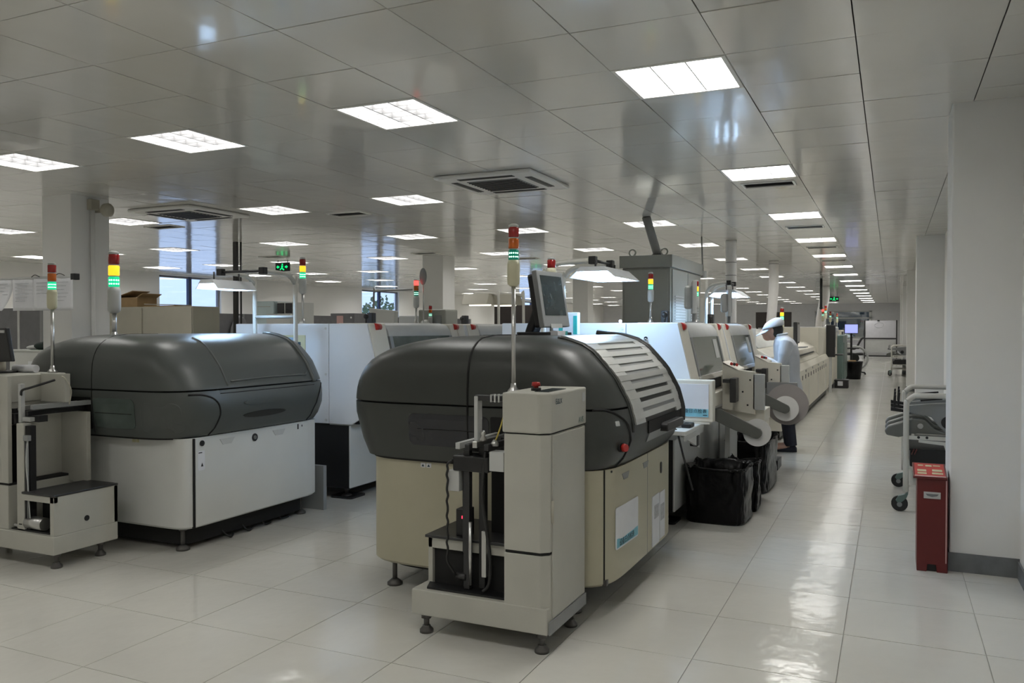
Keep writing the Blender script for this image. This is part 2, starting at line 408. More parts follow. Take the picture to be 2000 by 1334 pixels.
# pillars
def column(x0, x1, y0, y1, label, extra=None):
    t = thing('column', label, 'column', ((x0+x1)/2, (y0+y1)/2, 0), 'square white pillars'); t['kind'] = 'structure'
    BX(x0, x1, y0, y1, 0, CEIL+0.02).build('shaft', M_COLUMN, t, 0.008)
    MB().box(x0-0.006, x1+0.006, y0-0.006, y1+0.006, 0, 0.115).build('baseboard', M_BASEB, t)
    return t
ordn = ['nearest', 'second', 'third', 'fourth', 'fifth', 'sixth']
for i, y in enumerate((5.66, 13.5, 21.4, 29.2, 37.0)):
    column(0.33, 0.79, y, y+0.45, '%s pillar along the right wall, counted from the camera' % ordn[i] if i else 'nearest right wall pillar, behind the red waste bin')
for i, y in enumerate((5.7, 13.3, 21.3, 29.1, 37.0)):
    column(-7.98, -7.54, y, y+0.45, ['square white pillar behind the left grey printer', 'square pillar between the two ceiling air conditioners and bench lamps', 'pillar beyond the teal display, half hidden by equipment', 'fourth pillar of the middle row, mostly hidden', 'farthest pillar of the middle row, mostly hidden'][i])
# conduit, smoke detector and siren at the left pillar
t = thing('conduit', 'thin white conduit running down the left pillar', 'pipe', (-7.515, 5.93, 0))
MB().cyl((-7.515, 5.93, 0.3), (-7.515, 5.93, CEIL-0.12), 0.022, n=10).build('pipe', M_COLUMN, t)
BX(-7.54, -7.47, 5.88, 5.98, CEIL-0.14, CEIL-0.03).build('junction_box', M_BEIGE, t, 0.006)
t = thing('alarm_siren', 'small round alarm horn beside the left pillar top', 'alarm', (-7.36, 5.98, CEIL-0.19))
MB().lathe((-7.36, 5.98, CEIL-0.14), [(0.05, -0.05), (0.07, -0.02), (0.07, 0.02), (0.03, 0.05)], 'x', 16).build('horn', M_BEIGE, t)
BX(-7.54, -7.36, 5.965, 5.995, CEIL-0.16, CEIL-0.12).build('bracket', M_BEIGE, t)

# ---------------------------------------------------------------- ceiling lights
def light_proto(detail, tube=None):
    t = thing('ceiling_light', 'x', 'light', (0, 0, CEIL)); t['_o'] = (0, 0, 0)
    h, q = 0.297, 0.276; lv = M_LOUVREW if tube else M_LOUVRE
    mb = MB()
    for (a, b, c, d) in ((-h, h, -h, -q), (-h, h, q, h), (-h, -q, -q, q), (q, h, -q, q)): mb.box(a, b, c, d, -0.004, 0.05)
    mb.build('frame', M_FRAME, t)
    MB().add([(-q,-q,0.045),(q,-q,0.045),(q,q,0.045),(-q,q,0.045)], [(3,2,1,0)]).build('lamp_panel', tube or M_TUBE, t)
    if detail:
        for x in (-q/3, q/3): BX(x-0.004, x+0.004, -q, q, 0.0, 0.042).build('louvre_blade', lv, t)
        for k in range(1, 5):
            y = -q + 2*q*k/5; BX(-q, q, y-0.002, y+0.002, 0.002, 0.040).build('louvre_blade', lv, t)
    else:
        mb = MB()
        for x in (-q/3, q/3): mb.box(x-0.004, x+0.004, -q, q, 0.0, 0.042)
        for k in range(1, 5):
            y = -q + 2*q*k/5; mb.box(-q, q, y-0.002, y+0.002, 0.002, 0.040)
        mb.build('louvre', lv, t)
    return t
num = ['first', 'second', 'third', 'fourth', 'fifth', 'sixth', 'seventh', 'eighth', 'ninth', 'tenth', 'eleventh', 'twelfth', 'thirteenth', 'fourteenth', 'fifteenth', 'sixteenth', 'seventeenth']
pa, pb, pc, pd = light_proto(True), light_proto(False), light_proto(True, M_TUBE2), light_proto(False, M_TUBE2)
used = {}
for i, x in enumerate(LX):
    for k, y in enumerate(LY):
        if (round(x, 2), round(y, 2)) not in lights: continue
        pr = ((pc if 2 <= k <= 3 else pd) if i in (0, 7) else (pa if (2 <= k <= 3 and i < 5) else pb))
        row = 'aisle row' if i == 0 else '%s row from the right' % num[i]
        lab = ('louvred ceiling light, %s ahead of the camera, %s' % (num[k-2], row)) if k >= 2 else ('louvred ceiling light, %s behind the camera, %s' % (num[1-k], row))
        if pr.name not in used: o = pr; used[pr.name] = 1; o['label'] = lab; o.location = (x, y, CEIL); o['group'] = 'recessed ceiling lights'
        else:
            o = copy_thing(pr, 0, 0, 0, lab, 'recessed ceiling lights'); o.location = (x, y, CEIL)

# air conditioner cassettes and return grilles
def cassette(cx, cy, label):
    t = thing('ceiling_air_conditioner', label, 'air conditioner', (cx, cy, CEIL), 'ceiling air conditioners'); H = 0.475; z = CEIL
    MB().prism([(cx-H, cy-H), (cx+H, cy-H), (cx+H, cy+H), (cx-H, cy+H)], 'z', z-0.035, z-0.001).build('panel', M_FRAME, t, 0.015)
    g = BX(cx-0.25, cx+0.25, cy-0.25, cy+0.25, z-0.041, z-0.030).build('grille', M_GREY, t, 0.003)
    for k in range(9):
        y = cy - 0.22 + 0.055*k; BX(cx-0.24, cx+0.24, y-0.006, y+0.006, z-0.048, z-0.040).build('grille_bar', M_DARK, g)
    for (a, b, c, d) in ((-0.27, 0.27, -0.40, -0.335), (-0.27, 0.27, 0.335, 0.40), (-0.40, -0.335, -0.27, 0.27), (0.335, 0.40, -0.27, 0.27)):
        BX(cx+a, cx+b, cy+c, cy+d, z-0.0385, z-0.030).build('air_slot', M_BLACK, t)
        v = BX(cx+a+0.01, cx+b-0.01, cy+(c+d)/2-0.008, cy+(c+d)/2+0.008, z-0.042, z-0.036) if b-a > 0.2 else BX(cx+(a+b)/2-0.008, cx+(a+b)/2+0.008, cy+c+0.01, cy+d-0.01, z-0.042, z-0.036)
        v.build('air_vane', M_DARK, t)
cassette(ACS[0][0], ACS[0][1], 'square ceiling air conditioner above the cream grey-hooded printer')
cassette(ACS[1][0], ACS[1][1], 'square ceiling air conditioner just right of the left pillar')
vl = ['dark return vent just behind the nearest aisle ceiling lights', 'return vent behind the third aisle ceiling light', 'return vent behind the fourth aisle ceiling light', 'return vent behind the fifth aisle ceiling light', 'return vent beside the air conditioner near the left pillar', 'return vent left of the air conditioner above the cream printer', 'small dark vent above the far windows, left of centre', 'small vent above the middle pillar', 'small vent near the green exit sign']
for (x, y), lab in zip(VENTS, vl):
    t = thing('ceiling_vent', lab, 'vent', (x, y, CEIL), 'ceiling vents')
    mb = MB().box(x-0.297, x+0.297, y-0.297, y-0.11, CEIL, CEIL+0.012).box(x-0.297, x+0.297, y+0.11, y+0.297, CEIL, CEIL+0.012).box(x-0.297, x-0.22, y-0.11, y+0.11, CEIL, CEIL+0.012).box(x+0.22, x+0.297, y-0.11, y+0.11, CEIL, CEIL+0.012)
    mb.build('panel', M_CEIL, t)
    BX(x-0.22, x+0.22, y-0.11, y+0.11, CEIL+0.03, CEIL+0.04).build('cavity', M_BLACK2, t)
    mb = MB().box(x-0.24, x+0.24, y-0.13, y-0.11, CEIL-0.01, CEIL+0.005).box(x-0.24, x+0.24, y+0.11, y+0.13, CEIL-0.01, CEIL+0.005).box(x-0.24, x-0.22, y-0.11, y+0.11, CEIL-0.01, CEIL+0.005).box(x+0.22, x+0.24, y-0.11, y+0.11, CEIL-0.01, CEIL+0.005)
    mb.build('rim', M_FRAME, t)
    for k in range(6):
        yy = y - 0.09 + 0.036*k
        MB().obox((x, yy, CEIL+0.004), 0.44, 0.018, 0.003, Matrix.Rotation(0.6, 3, 'X')).build('vane', M_DARK, t)
# ---------------------------------------------------------------- shared small parts
def level_foot(x, y, z, parent, r=0.045):
    o = MB().cyl((x, y, 0.02), (x, y, z), 0.014, n=10).lathe((x, y, 0), [(r, 0.0), (r, 0.014), (r*0.55, 0.03), (0.02, 0.034)], 'z', 14).cyl((x, y, z-0.035), (x, y, z-0.012), 0.026, n=6).build('leveling_foot', M_FOOT, parent)
    return o
def signal(parent, x, y, z, hp, s=1.0, lit='', housing=M_HOUSE, rp=0.011, order='RAG'):
    """pole with lamp stack: z base, hp pole height"""
    pole = MB().cyl((x, y, z), (x, y, z+hp), rp*s, n=10).lathe((x, y, z), [(0.03*s, 0), (0.03*s, 0.012), (0.016*s, 0.03), (0.013*s, 0.05)], 'z', 12).build('signal_pole', M_STEEL, parent)
    z0 = z + hp
    MB().lathe((x, y, z0), [(0.016*s, -0.012*s), (0.029*s, 0.0), (0.031*s, 0.02*s), (0.031*s, 0.095*s), (0.026*s, 0.115*s)], 'z', 16).build('signal_housing', housing, pole)
    z1 = z0 + 0.115*s
    lens = {'G': ('green_lens', M_GRNON if 'G' in lit else M_TEAL), 'A': ('amber_lens', M_AMBON if 'A' in lit else M_ORAL), 'R': ('red_lens', M_REDON if 'R' in lit else M_REDL)}
    for ch in order[::-1]:
        n, m = lens[ch]
        MB().lathe((x, y, z1), [(0.022*s, 0.0), (0.0255*s, 0.004*s), (0.0255*s, 0.046*s), (0.022*s, 0.05*s)], 'z', 16).build(n, m, pole)
        if ch == 'G':
            mb = MB()
            for k in range(5):
                a = math.atan2(-y, -x) + (k-2)*0.42
                for zz in (0.015, 0.033): mb.ball((x + 0.0255*s*math.cos(a), y + 0.0255*s*math.sin(a), z1 + zz*s), 0.0038*s, 6, 4)
            mb.build('led_dots', M_LEDG, pole)
        MB().cyl((x, y, z1+0.05*s), (x, y, z1+0.055*s), 0.0235*s, n=14).build('lens_ring', M_LGREY, pole)
        z1 += 0.0545*s
    MB().lathe((x, y, z1), [(0.024*s, 0), (0.024*s, 0.006*s), (0.012*s, 0.012*s)], 'z', 14).build('signal_cap', M_LGREY, pole)
    return pole
def estop(c, d, parent, s=1.0):
    c = Vector(c); d = Vector(d).normalized()
    b = MB().cyl(c, c + d*0.012*s, 0.022*s, n=14).build('stop_button_base', M_BLACK, parent)
    MB().cyl(c + d*0.01*s, c + d*0.02*s, 0.011*s, n=12).cyl(c + d*0.02*s, c + d*0.036*s, 0.02*s, 0.017*s, n=16).build('stop_button', M_RED, b)

# ---------------------------------------------------------------- printers with domed hoods
CX, CY = -2.045, 4.655
LW = [(0.745, .755), (0.85, .80), (1.0, .842), (1.05, .845), (1.12, .842), (1.18, .825), (1.25, .79), (1.31, .73), (1.365, .62), (1.40, .49), (1.42, .37), (1.434, .24), (1.44, .10)]
RW = [(0.745, .745), (0.807, .80), (0.903, .838), (0.98, .838), (1.087, .808), (1.218, .737), (1.35, .62), (1.39, .56), (1.424, .46), (1.436, .38), (1.44, .30)]
BW = [(0.745, .785), (0.85, .802), (1.0, .815), (1.15, .815), (1.25, .808), (1.31, .79), (1.35, .768), (1.38, .74), (1.41, .69), (1.43, .63), (1.44, .54)]
def se(t, n): return max(0.0, 1 - min(1.0, abs(t))**n)**(1.0/n)
def hood_ring(dx, z, inset=0.0, n=6.0, N=72):
    out = []
    l, r, b = interp(LW, z)-inset, interp(RW, z)-inset, interp(BW, z)-inset
    for k in range(N):
        a = 2*PI*k/N; c, s_ = math.cos(a), math.sin(a)
        ux = math.copysign(abs(c)**(2.0/n), c); uy = math.copysign(abs(s_)**(2.0/n), s_)
        out.append((CX + dx + (r if ux > 0 else l)*ux, CY + b*uy, z))
    return out
def near_y(dx, x, z, n=6.0):
    u = x - CX - dx; a = interp(RW, z) if u > 0 else interp(LW, z)
    return CY - interp(BW, z)*se(u/a, n)
def right_x(dx, y, z, n=6.0):
    return CX + dx + interp(RW, z)*se((y-CY)/interp(BW, z), n)
def top_z(dx, x, y):
    lo, hi = 1.2, 1.44
    for _ in range(30):
        m = (lo+hi)/2; u = x - CX - dx; a = interp(RW, m) if u > 0 else interp(LW, m)
        inside = abs(u) < a and abs(y-CY) < interp(BW, m)*se(u/a, 6.0)
        if inside: lo = m
        else: hi = m
    return lo
def rrect(x0, x1, z0, z1, r, n=5):
    pts = []
    for (cx, cz, a0) in ((x1-r, z1-r, 0), (x0+r, z1-r, PI/2), (x0+r, z0+r, PI), (x1-r, z0+r, 1.5*PI)):
        for k in range(n+1): a = a0 + PI/2*k/n; pts.append((cx + r*math.cos(a), cz + r*math.sin(a)))
    return pts
def decal(poly, f, off, depth=0.004):
    """thin raised piece that follows a surface; f(u, v, off) -> point"""
    n = len(poly); cu = sum(p[0] for p in poly)/n; cv = sum(p[1] for p in poly)/n
    mb = MB(); vs = []
    for t in (1.0, 0.66, 0.33): vs += [f(cu+(p[0]-cu)*t, cv+(p[1]-cv)*t, off) for p in poly]
    vs += [f(cu, cv, off)] + [f(p[0], p[1], off-depth) for p in poly]
    fs = []
    for k in range(n):
        j = (k+1) % n
        fs += [(k, j, n+j, n+k), (n+k, n+j, 2*n+j, 2*n+k), (2*n+k, 2*n+j, 3*n), (3*n+1+k, 3*n+1+j, j, k)]
    return mb.add(vs, fs, False)
def solid_patch(f, us, vs_, o1, o0):
    mb = MB(); nu, nv = len(us), len(vs_); pts = [f(u, v, o1) for u in us for v in vs_] + [f(u, v, o0) for u in us for v in vs_]
    I = lambda i, j, t: t*nu*nv + i*nv + j
    fs = []
    for i in range(nu-1):
        for j in range(nv-1): fs += [(I(i,j,0), I(i+1,j,0), I(i+1,j+1,0), I(i,j+1,0)), (I(i,j+1,1), I(i+1,j+1,1), I(i+1,j,1), I(i,j,1))]
    for i in range(nu-1): fs += [(I(i,0,1), I(i+1,0,1), I(i+1,0,0), I(i,0,0)), (I(i,nv-1,0), I(i+1,nv-1,0), I(i+1,nv-1,1), I(i,nv-1,1))]
    for j in range(nv-1): fs += [(I(0,j,0), I(0,j+1,0), I(0,j+1,1), I(0,j,1)), (I(nu-1,j,1), I(nu-1,j+1,1), I(nu-1,j+1,0), I(nu-1,j,0))]
    return mb.add(pts, fs, False)
def lin(a, b, n): return [a + (b-a)*k/(n-1) for k in range(n)]

def printer(dx, label, kind):
    A = kind == 'A'; hm = M_HOOD if A else M_HOODB; bm = M_CREAM if A else M_WHITE
    t = thing('solder_printer', label, 'printer', (CX+dx, CY, 0))
    nb = 7.0 if A else 16.0
    def body_ring(z, ins=0.0):
        out = []
        for k in range(96):
            a = 2*PI*k/96; c, s_ = math.cos(a), math.sin(a)
            ux = math.copysign(abs(c)**(2.0/nb), c); uy = math.copysign(abs(s_)**(2.0/nb), s_)
            out.append((CX + dx + ((.763 if A else .745) if ux > 0 else .715)*ux*(1-ins), CY + (.755 if A else .70)*uy*(1-ins), z))
        return out
    MB().loft([body_ring(0.155, 0.02), body_ring(0.17), body_ring(0.755)], True, True).build('body', bm, t, sharp=40)
    MB().loft([body_ring(0.12 if A else 0.035, 0.12), body_ring(0.156, 0.12)], True, True).build('chassis', M_BLACK2, t, sharp=40)
    zs = [0.762, 0.78, 0.81, 0.85, 0.90, 0.95, 1.0, 1.035, 1.063]
    MB().loft([hood_ring(dx, 0.762, 0.02)] + [hood_ring(dx, z) for z in zs], True, True).build('lower_hood', hm, t, sharp=50)
    MB().loft([hood_ring(dx, 1.055, 0.02), hood_ring(dx, 1.082, 0.02)], False, True).build('hood_seam', M_BLACK2, t)
    MB().loft([hood_ring(dx, 0.748, 0.018), hood_ring(dx, 0.766, 0.018)], False, True).build('hood_seam', M_BLACK2, t)
    zs = [1.074, 1.085, 1.10, 1.14, 1.18, 1.22, 1.26, 1.30, 1.33, 1.355, 1.375, 1.392, 1.408, 1.42, 1.43, 1.436, 1.44]
    MB().loft([hood_ring(dx, z) for z in zs], True, True).build('upper_hood', hm, t, sharp=60)
    N = lambda u, v, o: (u, near_y(dx, u, v) - o, v)
    # vertical seam over the near face and roof
    xs = -2.03 if A else -2.02
    pts = [(dx+xs, near_y(dx, dx+xs, z) - 0.0005, z) for z in lin(0.765, 1.425, 26)]
    pts += [(dx+xs+0.02+0.03*k/6, y, top_z(dx, dx+xs+0.03, y)) for k, y in enumerate(lin(4.04, 4.35, 7))]
    MB().tube(pts, 0.0065 if A else 0.0028, 6).build('panel_seam', M_BLACK2, t)
    if A:
        decal(rrect(dx-2.395, dx-1.905, 0.845, 1.018, 0.035), N, 0.004).build('dark_window', M_GLASSD, t)
        MB().tube([N(dx+u, 0.935, 0.006) for u in lin(-2.34, -1.94, 8)], 0.002, 5).build('window_line', M_BLACK2, t)
        decal(rrect(dx-1.895, dx-1.62, 0.845, 1.018, 0.01), N, 0.003).build('board_inlet', M_BLACK2, t)
        for k in range(2):
            o = decal(rrect(-2.352+0.036*k, -2.322+0.036*k, 0.715, 0.74, 0.002, 2), lambda u, v, o: (u, CY - .755*se((u-CX)/.715, nb) - o, v), 0.002).build('warning_label', M_PAPER, t)
            MB().add([(-2.337+0.036*k-0.009, CY - .755*se((-2.337-CX)/.715, nb) - 0.004, 0.72), (-2.337+0.036*k+0.009, CY - .755*se((-2.337-CX)/.715, nb) - 0.004, 0.72), (-2.337+0.036*k, CY - .755*se((-2.337-CX)/.715, nb) - 0.004, 0.735)], [(0, 1, 2)]).build('warning_mark', M_INK, o)
    else:
        decal(rrect(dx-2.30, dx-2.03, 0.80, 1.015, 0.012), N, 0.003).build('board_inlet', M_BLACK2, t)
        decal(rrect(dx-2.01, dx-1.625, 0.815, 1.015, 0.04), N, 0.004).build('dark_window', M_SMOKE, t)
        MB().tube([N(dx+u, 0.915, 0.006) for u in lin(-1.99, -1.65, 8)], 0.002, 5).build('window_line', M_BLACK2, t)
        decal(rrect(dx-1.575, dx-1.30, 0.80, 0.995, 0.05), N, 0.005, 0.01).build('side_hatch', M_HOODB, t, 0.004)
        MB().box(dx-2.26, dx-2.24, 3.86, 3.864, 0.855, 0.865).build('inlet_led', M_LEDW, t)
        MB().box(dx-1.77, dx-1.745, CY-0.705, CY-0.7, 0.715, 0.735).box(dx-1.735, dx-1.71, CY-0.705, CY-0.7, 0.715, 0.735).build('warning_label', M_YELP, t)
    # right-hand (operator) side: x from (y, z)
    def Rn(u, v, o):
        z1, z2 = v-0.01, v+0.01; x1, x2 = right_x(dx, u, z1), right_x(dx, u, z2); d = Vector((0.02, 0, -(x2-x1))).normalized()
        return (right_x(dx, u, v) + d.x*o, u, v + d.z*o)
    if A:
        zt = [1.428, 1.423, 1.415, 1.405, 1.39, 1.37, 1.35, 1.325, 1.30, 1.27, 1.24, 1.21, 1.18, 1.15, 1.12, 1.09, 1.06, 1.03, 1.00, 0.975]
        # arc length along the profile
        P = [(right_x(dx, 4.65, z), z) for z in zt]; S = [0]
        for a, b in zip(P, P[1:]): S.append(S[-1] + math.hypot(b[0]-a[0], b[1]-a[1]))
        def zs_at(s): return interp(list(zip(S, zt)), s)
        def Rs(u, v, o): return Rn(u, zs_at(v), o)
        L = S[-1]; y0, y1 = 4.16, 5.17
        cov = solid_patch(Rs, lin(y0, y1, 12), lin(0, L, 24), 0.004, -0.004).build('cover', mat('cover_void', (0.03, 0.032, 0.03), 0.6), t)
        nsl = 12; p = L/nsl
        for k in range(nsl):
            s0 = k*p; s1 = s0 + p*(0.60 if k > 1 else 0.97)
            solid_patch(Rs, lin(y0, y1, 12), lin(s0, s1, 3), 0.014, 0.003).build('slat', M_SLAT, cov)
            if k > 1:
                for (a, b) in ((y0, y0+0.16), (y1-0.15, y1)): solid_patch(Rs, lin(a, b, 3), lin(s1-0.001, s0+p+0.001, 3), 0.012, 0.003).build('slat_bridge', M_SLAT, cov)
                if k not in (8, 9, 11): solid_patch(Rs, lin(y0+0.16, y1-0.15, 6), lin(s1, s0+p, 3), 0.006, 0.003).build('slot_filler', M_GREY, cov)
        MB().tube([Rn(5.22, z, 0.008) for z in [1.436] + zt + [0.94, 0.90]], 0.026, 8).build('cover_rim', M_HOODD, t)
        MB().tube([Rn(4.14, z, 0.002) for z in zt + [0.94]], 0.008, 6).build('cover_rim', M_HOOD, t)
        solid_patch(Rn, lin(4.40, 5.15, 8), lin(0.972, 0.905, 3), 0.005, -0.004).build('cover_opening', M_BLACK2, t)
        solid_patch(Rn, lin(4.42, 5.12, 8), lin(0.905, 0.855, 3), 0.004, -0.004).build('cover_lip', M_GREY, t)
        hx = right_x(dx, 4.85, 0.92)
        MB().prism(rrect(4.66, 5.06, 0.885, 0.935, 0.022), 'x', hx-0.01, hx+0.045).build('cover_handle', M_BLACK, t, 0.006)
        pts = [(3.90, 1.07), (3.95, 1.066), (4.012, 1.04), (4.068, 1.0), (4.10, 0.945), (4.116, 0.875), (4.108, 0.82), (4.095, 0.765)]
        MB().tube([Rn(q[0], q[1], 0.0) for q in smooth_path([(a, b, 0) for a, b in pts], 5)], 0.007, 6).build('panel_seam', M_BLACK2, t)
        c = Rn(4.035, 0.872, 0.0); estop(c, (0.9, -0.4, 0.05), t, 1.1)
        decal(rrect(3.985, 4.01, 0.985, 1.01, 0.004, 2), Rn, 0.003).build('latch', M_LGREY, t)
        # bowed cabinet doors
        D = lambda u, v, o: (CX + dx + .763*se((u-CY)/.755, nb) + o, u, v)
        MB().tube([D(4.005, z, 0.0) for z in lin(0.165, 0.755, 10)], 0.005, 6).build('door_gap', M_BLACK2, t)
        MB().tube([D(4.66, z, -0.001) for z in lin(0.165, 0.755, 10)], 0.003, 6).build('door_gap', M_GREY, t)
        for u in (4.235, 4.62):
            decal([(u-0.06, 0.712), (u+0.06, 0.712), (u+0.035, 0.678), (u-0.035, 0.678)], D, 0.002).build('finger_pull', M_GREY, t)
        decal(rrect(4.95, 4.985, 0.59, 0.66, 0.016), D, 0.004).build('door_lock', M_BLACK, t)
        decal(rrect(4.05, 4.062, 0.735, 0.747, 0.004, 2), D, 0.002).build('door_key', M_BLACK, t)
        MB().prism([(4.0, 0.16), (4.03, 0.16), (4.03, 0.19), (4.0, 0.19)], 'x', D(4.01, 0.2, 0)[0]-0.01, D(4.01, 0.2, 0)[0]+0.012).build('door_hinge', M_FOOT, t)
        pl = decal(rrect(4.09, 4.45, 0.325, 0.545, 0.012), D, 0.006).build('check_sheet', M_PAPER, t)
        decal([(4.10, 0.333), (4.44, 0.333), (4.44, 0.382), (4.10, 0.382)], D, 0.0075, 0.001).build('cyan_strip', M_CYAN, pl)
        xa_, xb_ = D(4.12, 0, 0)[0], D(4.40, 0, 0)[0]
        text('设备日点检表', M_INK, pl, (xa_+0.0135, 4.115, 0.346), (PI/2, 0, PI/2 - math.atan2(xb_-xa_, 0.28)), 0.040)
        pl = decal(rrect(4.76, 4.92, 0.18, 0.48, 0.004), D, 0.004).build('notice_sheet', M_PAPER, t)
        decal([(4.80, 0.34), (4.90, 0.34), (4.90, 0.42), (4.80, 0.42)], D, 0.0055, 0.001).build('printed_block', M_INKG, pl)
        pl = decal(rrect(4.935, 5.06, 0.19, 0.475, 0.004), D, 0.004).build('notice_sheet', M_PAPER, t)
        decal([(4.95, 0.30), (5.04, 0.30), (5.04, 0.40), (4.95, 0.40)], D, 0.0055, 0.001).build('printed_block', M_INKG, pl)
        for (x, y) in ((-2.60, 4.02), (-1.50, 4.02), (-2.60, 5.25), (-1.50, 5.25)): level_foot(x+dx, y, 0.165, t)
        signal(t, -2.03, 5.02, 1.41, 0.34, 1.1, '', order='R')
    else:
        # closed visor with a raised rim, ridge and finger grips
        zt = [1.43, 1.415, 1.39, 1.36, 1.32, 1.28, 1.24, 1.20, 1.16, 1.12, 1.09]
        MB().tube([Rn(5.20, z, 0.004) for z in [1.436] + zt + [1.06]], 0.018, 8).build('cover_rim', M_HOODB, t)
        MB().tube([Rn(4.28, z, -0.001) for z in zt[1:]], 0.008, 6).build('cover_rim', M_HOODB, t)
        MB().tube([Rn(y, 1.115 + 0.01*math.sin((y-4.3)*3), 0.0) for y in lin(4.32, 5.12, 12)] + [Rn(5.14, 1.14, 0)], 0.007, 6).build('cover_ridge', M_HOODB, t)
        MB().tube([Rn(y, 1.042, -0.002) for y in lin(4.2, 5.2, 10)], 0.004, 6).build('panel_seam', M_BLACK2, t)
        for (z, m) in ((0.965, M_HOODB), (0.875, M_HOODD)):
            decal([(4.62 + 0.2*math.cos(a)*1.1, z + 0.022*math.sin(a)) for a in lin(0, 2*PI*0.95, 18)], lambda u, v, o: Rn(u, v, o), 0.006, 0.01).build('finger_grip', m, t)
        for pts in ([(3.97, 1.045), (4.06, 1.04), (4.14, 1.01), (4.18, 0.95), (4.18, 0.86), (4.15, 0.765)], [(5.34, 1.045), (5.26, 0.98), (5.20, 0.88), (5.17, 0.765)]):
            MB().tube([Rn(q[0], q[1], 0.0) for q in smooth_path([(a, b, 0) for a, b in pts], 5)], 0.006, 6).build('panel_seam', M_BLACK2, t)
        xf = CX + dx + .745
        BX(xf-0.02, xf+0.003, 4.045, 5.20, 0.165, 0.75).build('door', M_WHITE, t, 0.004)
        MB().box(xf-0.02, xf+0.002, 4.03, 4.043, 0.16, 0.752).build('door_gap', M_BLACK2, t)
        for u in (4.33, 4.86): MB().prism([(u-0.07, 0.722), (u+0.07, 0.722), (u+0.04, 0.682), (u-0.04, 0.682)], 'x', xf+0.002, xf+0.006).build('finger_pull', M_LGREY, t)
        MB().cyl((xf+0.002, 4.10, 0.715), (xf+0.01, 4.10, 0.715), 0.019, n=16).build('door_key', M_BLACK, t)
        r = MB().cyl((xf+0.002, 4.60, 0.695), (xf+0.008, 4.60, 0.695), 0.028, n=18).build('door_lock', M_DARK, t)
        MB().cyl((xf+0.006, 4.60, 0.695), (xf+0.011, 4.60, 0.695), 0.014, n=12).build('lock_core', M_STEEL, r)
        MB().box(xf+0.002, xf+0.004, 5.07, 5.085, 0.70, 0.74).box(xf+0.002, xf+0.004, 5.12, 5.13, 0.715, 0.73).build('door_mark', M_BLACK, t)
        st = MB().prism(rrect(4.065, 4.125, 0.535, 0.665, 0.01), 'x', xf+0.003, xf+0.0045).build('rating_label', M_PAPER, t)
        MB().box(xf+0.0045, xf+0.006, 4.07, 4.10, 0.65, 0.656).build('printed_mark', M_BLACK, st)
        MB().prism([(4.09, 0.56), (4.11, 0.56), (4.10, 0.585)], 'x', xf+0.0045, xf+0.006).build('printed_mark', M_BLACK, st)
        for (x, y) in ((-2.62, 4.05), (-1.42, 4.05), (-2.62, 5.25), (-1.42, 5.25)): level_foot(x+dx, y, 0.165, t)
        for k in range(4):
            y = 4.35 + 0.2*k
            MB().tube(smooth_path([(xf-0.12, y, 0.16), (xf-0.1, y+0.02, 0.07), (xf-0.05-0.02*k, y+0.06, 0.012), (xf-0.1, y+0.14, 0.012)], 4), 0.007, 6).build('hanging_cable', M_CORD, t)
        BX(xf-0.55, xf-0.02, 5.42, 5.46, 0.0, 0.36).build('rear_bracket', M_GREY, t)
        signal(t, -4.985, 4.1, 1.405, 0.20, 1.45, 'AG', M_LGREY)
    return t
printer(0.0, 'cream solder paste printer with dark domed hood and silver slatted cover', 'A')
printer(-2.87, 'white solder paste printer with smooth grey-green domed hood', 'B')

# flat monitor on the roof of the cream printer, facing the aisle
def roof_monitor():
    bx, by, bz = -1.90, 4.60, 1.44
    t = thing('monitor', 'grey flat monitor tilted on the cream printer roof', 'monitor', (bx, by, bz))
    MB().prism(rrect(bx-0.15, bx+0.13, by-0.11, by+0.13, 0.03), 'z', bz-0.003, bz+0.018).build('stand_base', M_DARK, t, 0.004)
    R = Matrix.Rotation(-0.16, 3, 'Y') @ Matrix.Rotation(-0.05, 3, 'Z')
    c = Vector((bx+0.03, by+0.02, bz+0.215))
    MB().obox(c, 0.035, 0.37, 0.34, R).build('bezel', M_GREY, t, 0.006)
    MB().obox(c + R @ Vector((-0.035, 0, -0.005)), 0.05, 0.33, 0.32, R).build('back_shell', M_BLACK, t, 0.012)
    MB().obox(c + R @ Vector((0.018, 0, 0.02)), 0.004, 0.30, 0.24, R).build('screen', M_SCRDIM, t)
    MB().obox((bx-0.055, by, bz+0.10), 0.05, 0.12, 0.20, Matrix.Rotation(0.35, 3, 'Y')).build('stand_neck', M_BLACK, t, 0.01)
    MB().obox(c + R @ Vector((0.019, -0.02, -0.165)), 0.004, 0.16, 0.025, R).build('name_strip', M_LGREY, t)
roof_monitor()
t = thing('paper_block', 'white card with green edge at the roof monitor foot', 'card', (-1.77, 4.50, 1.44))
BX(-1.80, -1.755, 4.44, 4.56, 1.44, 1.466).build('card', M_PAPER, t); BX(-1.80, -1.755, 4.56, 4.60, 1.44, 1.464).build('green_end', M_TEALP, t)

